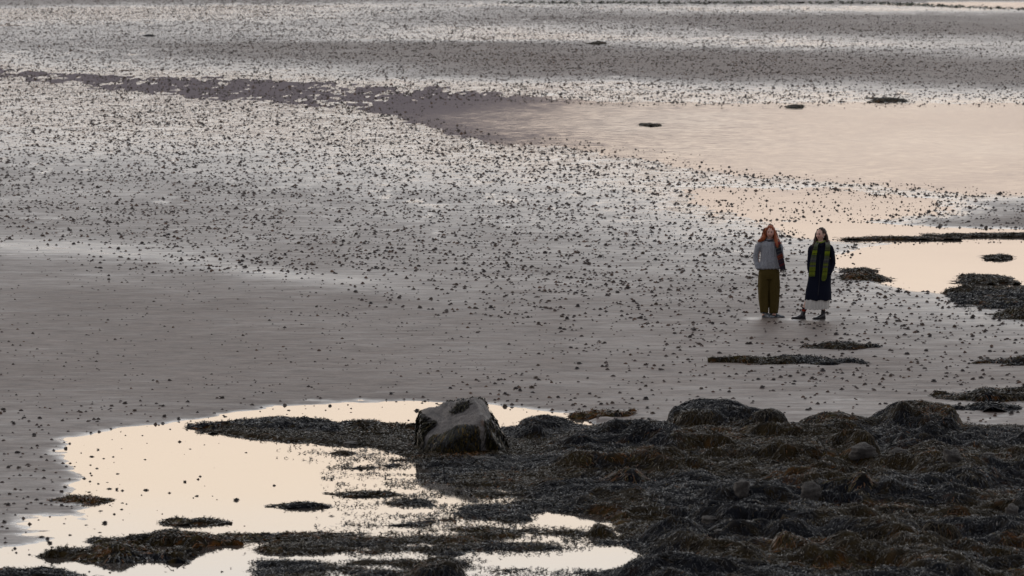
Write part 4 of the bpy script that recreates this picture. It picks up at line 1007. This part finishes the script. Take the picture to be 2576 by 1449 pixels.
def woman_dark(loc):
    r = np.random.default_rng(32)
    e = link('person', None, loc=loc, label='dark-haired person in long navy coat, white skirt and green striped scarf', cat='person')
    hc = (.004, -.004, 1.555); hr, info = head_raw(hc, R(-36), R(-2), R(-3), .99)
    legL = [(-.085, 0, .86, .085, .09), (-.12, -.005, .62, .07, .075), (-.19, -.01, .43, .052, .056), (-.245, -.01, .30, .046, .05), (-.290, -.01, .18, .036, .038), (-.312, -.01, .11, .032, .034), (-.33, -.01, .06, .034, .038)]
    legR = [(.085, 0, .86, .085, .09), (.085, 0, .62, .07, .075), (.078, .005, .43, .052, .056), (.072, .01, .30, .046, .05), (.062, .01, .18, .035, .038), (.056, .01, .11, .032, .034), (.05, .01, .06, .034, .038)]
    body = [hr, ear_raw(info, 1), ear_raw(info, -1), tube([(.010, .015, 1.37, .060, .056), (.008, .012, 1.43, .048, .048), (.006, .008, 1.50, .046, .050)], 18),
        loft(interp_rings([(0, 0, .78, .11, .09, 2.3), (0, 0, .90, .160, .11, 2.3), (0, 0, 1.04, .130, .09, 2.3), (0, 0, 1.20, .150, .105, 2.3), (0, 0, 1.32, .165, .095, 2.3), (0, .005, 1.39, .08, .06, 2)], 24)), tube(legL, 16), tube(legR, 16)]
    for s in (-1, 1):
        body.append(tube([(s * .12, .0, 1.33, .045, .045), (s * .160, .01, 1.25, .038, .038), (s * .178, .012, 1.12, .034, .034), (s * .185, .01, 1.02, .03, .03), (s * .165, -.02, .93, .024, .02)], 14))
        body += hand_parts((s * .165, -.02, .925), (-s * .45, .0, -1), (s * .2, 1, 0), .9)
    m = build(body, .007, 1); skin_cols(m, info, (.36, .13, .12), (.60, .385, .31), (.03, .022, .02)); put('body', m, M_SKIN, e)
    for s in (-1, 1):
        q = dirs_grid(12, 9) * .0085; v = (q.reshape(-1, 3) + np.array([s * .0255, -.0835, .004])) @ info['M'].T * .99 + info['c']
        link('eye', mesh_np('eye', v, grid_faces(9, 12, True), M_EYE, np.tile((.03, .025, .025), (len(v), 1))), e)
    v = dirs_grid(10, 8).reshape(-1, 3) * np.array([.006, .006, .011]) + np.array([.071, -.006, -.048]); v = v @ info['M'].T + info['c']
    link('earring', mesh_np('earring', v, grid_faces(8, 10, True), M_EYE, np.tile((.75, .75, .75), (len(v), 1))), e)
    # skirt
    m = build([loft(interp_rings([(-.02, 0, .62, .185, .13, 2.3), (-.035, -.002, .45, .215, .14, 2.3), (-.06, -.005, .33, .222, .145, 2.3), (-.073, -.006, .205, .226, .150, 2.3)], 30), 90)], None, 0,
        lambda p: .012 * np.sin(np.arctan2(p[:, 1], p[:, 0] + .06) * 17 + 1.2 * np.sin(p[:, 0] * 17)) * sstep(.5, .25, p[:, 2]) )
    p = coords(m); p[:, 2] += np.where(p[:, 2] < .25, -.014 * np.sin((p[:, 0] + .31) * 7.0), 0); m.vertices.foreach_set('co', p.astype(np.float32).ravel()); m.update()
    paint(m, np.array((.52, .51, .48))); put('skirt', m, M_CLOTH, e)
    # coat
    B = [loft(interp_rings([(-.033, 0, .362, .237, .165, 2.5), (-.028, 0, .50, .230, .160, 2.5), (-.018, 0, .66, .212, .152, 2.5), (-.010, 0, .82, .204, .148, 2.5), (-.004, 0, 1.0, .192, .142, 2.5), (-.006, 0, 1.16, .172, .138, 2.5), (-.002, 0, 1.27, .172, .128, 2.5), (.002, .005, 1.345, .160, .105, 2.3), (.004, .01, 1.385, .105, .08, 2.1), (.006, .012, 1.415, .066, .062, 2)], 50), 44),
        tube([(-.125, .005, 1.335, .058, .068), (-.165, .01, 1.28, .060, .07), (-.178, .015, 1.17, .056, .066), (-.188, .015, 1.06, .054, .062), (-.190, .0, .97, .052, .056), (-.180, -.03, .90, .048, .05), (-.165, -.05, .86, .040, .04)], 20, 40),
        tube([(.125, .005, 1.335, .060, .068), (.180, .01, 1.29, .064, .072), (.214, .015, 1.20, .052, .066), (.230, .015, 1.09, .050, .062), (.218, -.01, .98, .048, .056), (.180, -.06, .90, .050, .05), (.150, -.095, .845, .042, .04)], 20, 40)]
    def cf(p): return .010 * np.sin(np.arctan2(p[:, 1], p[:, 0]) * 6 + 1) * sstep(1.0, .4, p[:, 2]) * .8 + .016 * f3(p * np.array([1, 1, .6]), 9, 13) - .012 * np.exp(-((p[:, 0] + .020 + .03 * (1 - p[:, 2])) / .006) ** 2) * (p[:, 1] < -.05)
    m = build(B, .0085, 2, cf); paint(m, np.array((.0085, .0105, .021))); co_ = put('coat', m, M_COAT, e)
    m = build([tube([(-.075, -.03, 1.385, .018, .012), (-.055, -.075, 1.395, .026, .012), (-.02, -.105, 1.375, .032, .012), (.0, -.118, 1.345, .022, .010)], 10, 16), tube([(.085, -.03, 1.385, .018, .012), (.062, -.075, 1.395, .026, .012), (.03, -.105, 1.375, .032, .012), (.01, -.118, 1.345, .022, .010)], 10, 16)], .005, 1)
    paint(m, np.array((.008, .010, .018))); put('collar', m, M_COAT, co_)
    m = build([tube([(-.012, -.143, 1.20, .004, .003), (-.018, -.151, .95, .004, .003), (-.030, -.164, .66, .004, .003), (-.050, -.172, .45, .004, .003)], 6, 30)]); paint(m, np.array((.045, .045, .055))); put('zip', m, M_CLOTH, co_)
    m = build([tube([(.118, -.160, .868, .006, .005), (.148, -.148, .862, .006, .005), (.176, -.128, .858, .005, .004)], 6, 12)]); paint(m, np.array((.03, .032, .045))); put('pocket', m, M_COAT, co_)
    # scarf
    sA = [(.05,(.20,.21,.18)), (.11,(.16,.19,.11)), (.17,(.10,.12,.05)), (.185,(.03,.035,.02)), (.21,(.24,.32,.015)), (.235,(.30,.38,.01)), (.245,(.04,.05,.01)), (.265,(.22,.30,.01)), (.275,(.02,.025,.015)), (.32,(.11,.13,.075)), (.36,(.14,.15,.13)), (.395,(.10,.10,.12)), (.42,(.12,.15,.05)), (.45,(.20,.25,.02)), (.465,(.08,.09,.06)), (.49,(.12,.12,.12)), (.56,(.20,.25,.015)), (.575,(.06,.07,.01)), (.63,(.22,.28,.02)), (9,(.14,.18,.02))]
    def st(l, u_, off=0):
        l = l + off
        if int(l * 1000) % 17 < 4: k_ = .45
        else: k_ = 1
        ed = .8 if abs(u_) > .95 else 1
        for k, c in sA:
            if l < k: return tuple(q * k_ * ed * .68 for q in c)
    a = np.linspace(0, 2 * math.pi, 26)
    ring = [(.006 + .066 * math.sin(t), .006 - .066 * math.cos(t), 1.425 + .012 * math.cos(t) * -1 + .008 * math.sin(t), .030, .018) for t in a]
    m = build([tube(ring, 14, 100, (0, 0, 1))], .006, 1, lambda p: .006 * f3(p, 30, 2)); p = coords(m); qn = fbm(p[:, 2] * 100, p[:, 0] * 12, 5, 2)
    paint(m, np.where((qn > .45)[:, None], np.array((.17, .22, .02)), np.array((.07, .08, .03)))); sc_ = put('scarf', m, M_WOOL, e)
    n_ = 200
    scarf_mesh('scarf_tail', [(-.045, -.055, 1.41, .030, -.5), (-.075, -.110, 1.375, .036, -.35), (-.098, -.150, 1.30, .040, -.1), (-.118, -.166, 1.21, .046, -.05), (-.138, -.170, 1.10, .052, 0), (-.150, -.173, .98, .055, 0), (-.158, -.176, .88, .056, 0), (-.162, -.178, .805, .056, 0)], st, sc_, n=n_)
    scarf_mesh('scarf_tail', [(.105, -.030, 1.415, .030, .5), (.122, -.075, 1.395, .040, .4), (.128, -.130, 1.35, .044, .2), (.120, -.158, 1.27, .046, .08), (.108, -.168, 1.15, .046, .05), (.090, -.170, 1.02, .046, 0), (.075, -.173, .88, .046, 0), (.060, -.178, .77, .046, 0), (.048, -.180, .72, .022, 0)], lambda l, u_: st(l, u_, -.03), sc_, n=n_)
    # hair
    cap = dirs_grid(48, 30).reshape(-1, 3) * np.array([.086, .096, .112]) + np.array([0, .028, .024]); cap = cap @ info['M'].T + info['c']
    H_ = [(cap, [tuple(q) for q in grid_faces(30, 48, True)]),
        tube([(-.030, .02, 1.64, .03, .04), (-.062, .03, 1.58, .030, .04), (-.080, .03, 1.50, .032, .04), (-.095, .01, 1.42, .036, .04), (-.122, -.03, 1.35, .036, .03), (-.140, -.06, 1.28, .012, .02)], 14, 36),
        tube([(.060, .0, 1.63, .026, .04), (.100, .01, 1.56, .026, .045), (.118, .01, 1.48, .030, .045), (.138, .0, 1.41, .034, .045), (.160, .01, 1.35, .026, .04), (.172, .02, 1.28, .012, .02)], 14, 36),
        tube([(.03, .09, 1.64, .07, .04), (.04, .11, 1.53, .10, .04), (.03, .13, 1.40, .12, .035), (.02, .14, 1.24, .09, .02)], 14, 30)]
    m = build(H_, .007, 1, lambda p: .004 * np.sin(p[:, 0] * 190 + 6 * f3(p, 9, 1)) + .006 * f3(p, 16, 7)); p = coords(m)
    def bc(f): return np.array((.040, .020, .013)) * (.4 + 1.1 * f)[:, None]
    paint(m, bc(fbm(p[:, 0] * 90, p[:, 2] * 14, 8, 3))); hr_ = put('hair', m, M_HAIR, e)
    G_ = [[(-.05, .02, 1.62, .02), (-.082, .02, 1.54, .02), (-.10, .01, 1.44, .03), (-.135, -.04, 1.34, .03), (-.150, -.07, 1.26, .03)],
          [(.07, .0, 1.62, .02), (.115, .01, 1.54, .02), (.130, .0, 1.45, .03), (.155, .0, 1.38, .03), (.175, .0, 1.29, .03)]]
    v, f, I = locks(G_, 70, r, (.012, .014, .014), .002); link('hair_strands', mesh_np('hair_strands', v, f, M_HAIR, bc(r.uniform(0, 1, I.max() + 1)[I])), hr_)
    # chelsea boots, long socks and ankles
    for heel, ang, leg, stripe in (((-.262, -.005, 0), R(184), legL, True), ((.092, .02, 0), R(212), legR, False)):
        top_z = .165; k = interp_rings(leg, 40); k = k[(k[:, 2] > .055) & (k[:, 2] < top_z)]; k[:, 3:] = k[:, 3:] * 1.0 + .011
        k = k[np.argsort(-k[:, 2])]; k = np.concatenate([k, [[heel[0] + math.cos(ang) * .05, heel[1] + math.sin(ang) * .05, .03, .040, .044]]])
        m = build([shoe_raw(heel, ang, .26, .044, .098, lift=.014), tube(k[::3], 16, 20)], .0055, 2); paint(m, np.array((.010, .010, .014))); bo = put('boot', m, M_LEATHER, e)
        m = build([sole_raw(heel, ang, .265, .046, .014, .014)]); paint(m, np.array((.008, .008, .010))); m.polygons.foreach_set('use_smooth', np.zeros(len(m.polygons), bool)); put('sole', m, M_LEATHER, bo)
        k = interp_rings(leg, 60); k = k[(k[:, 2] > .11) & (k[:, 2] < .222 - (.0 if stripe else .045))]; k[:, 3:] += .005
        m = build([tube(k[::3], 16, 30)]); p = coords(m); st_ = (p[:, 2] > .150) & (p[:, 2] < .190)
        paint(m, np.where((st_ & stripe)[:, None], np.array((.24, .028, .012)), np.array((.014, .012, .018)))); put('sock', m, M_CLOTH, e)
    return e
p1 = G(769 * Q, 319.3 * Q); p2 = G(820 * Q, 320.6 * Q)
woman_red((float(p1[0]), float(p1[1]), .018)); woman_dark((float(p2[0]), float(p2[1]), .018))


print('TRIS', sum(len(o.data.loops) - 2 * len(o.data.polygons) for o in bpy.data.objects if o.type == 'MESH'), 'casts', len(rest), 'strands', n1, 'bits', n2)
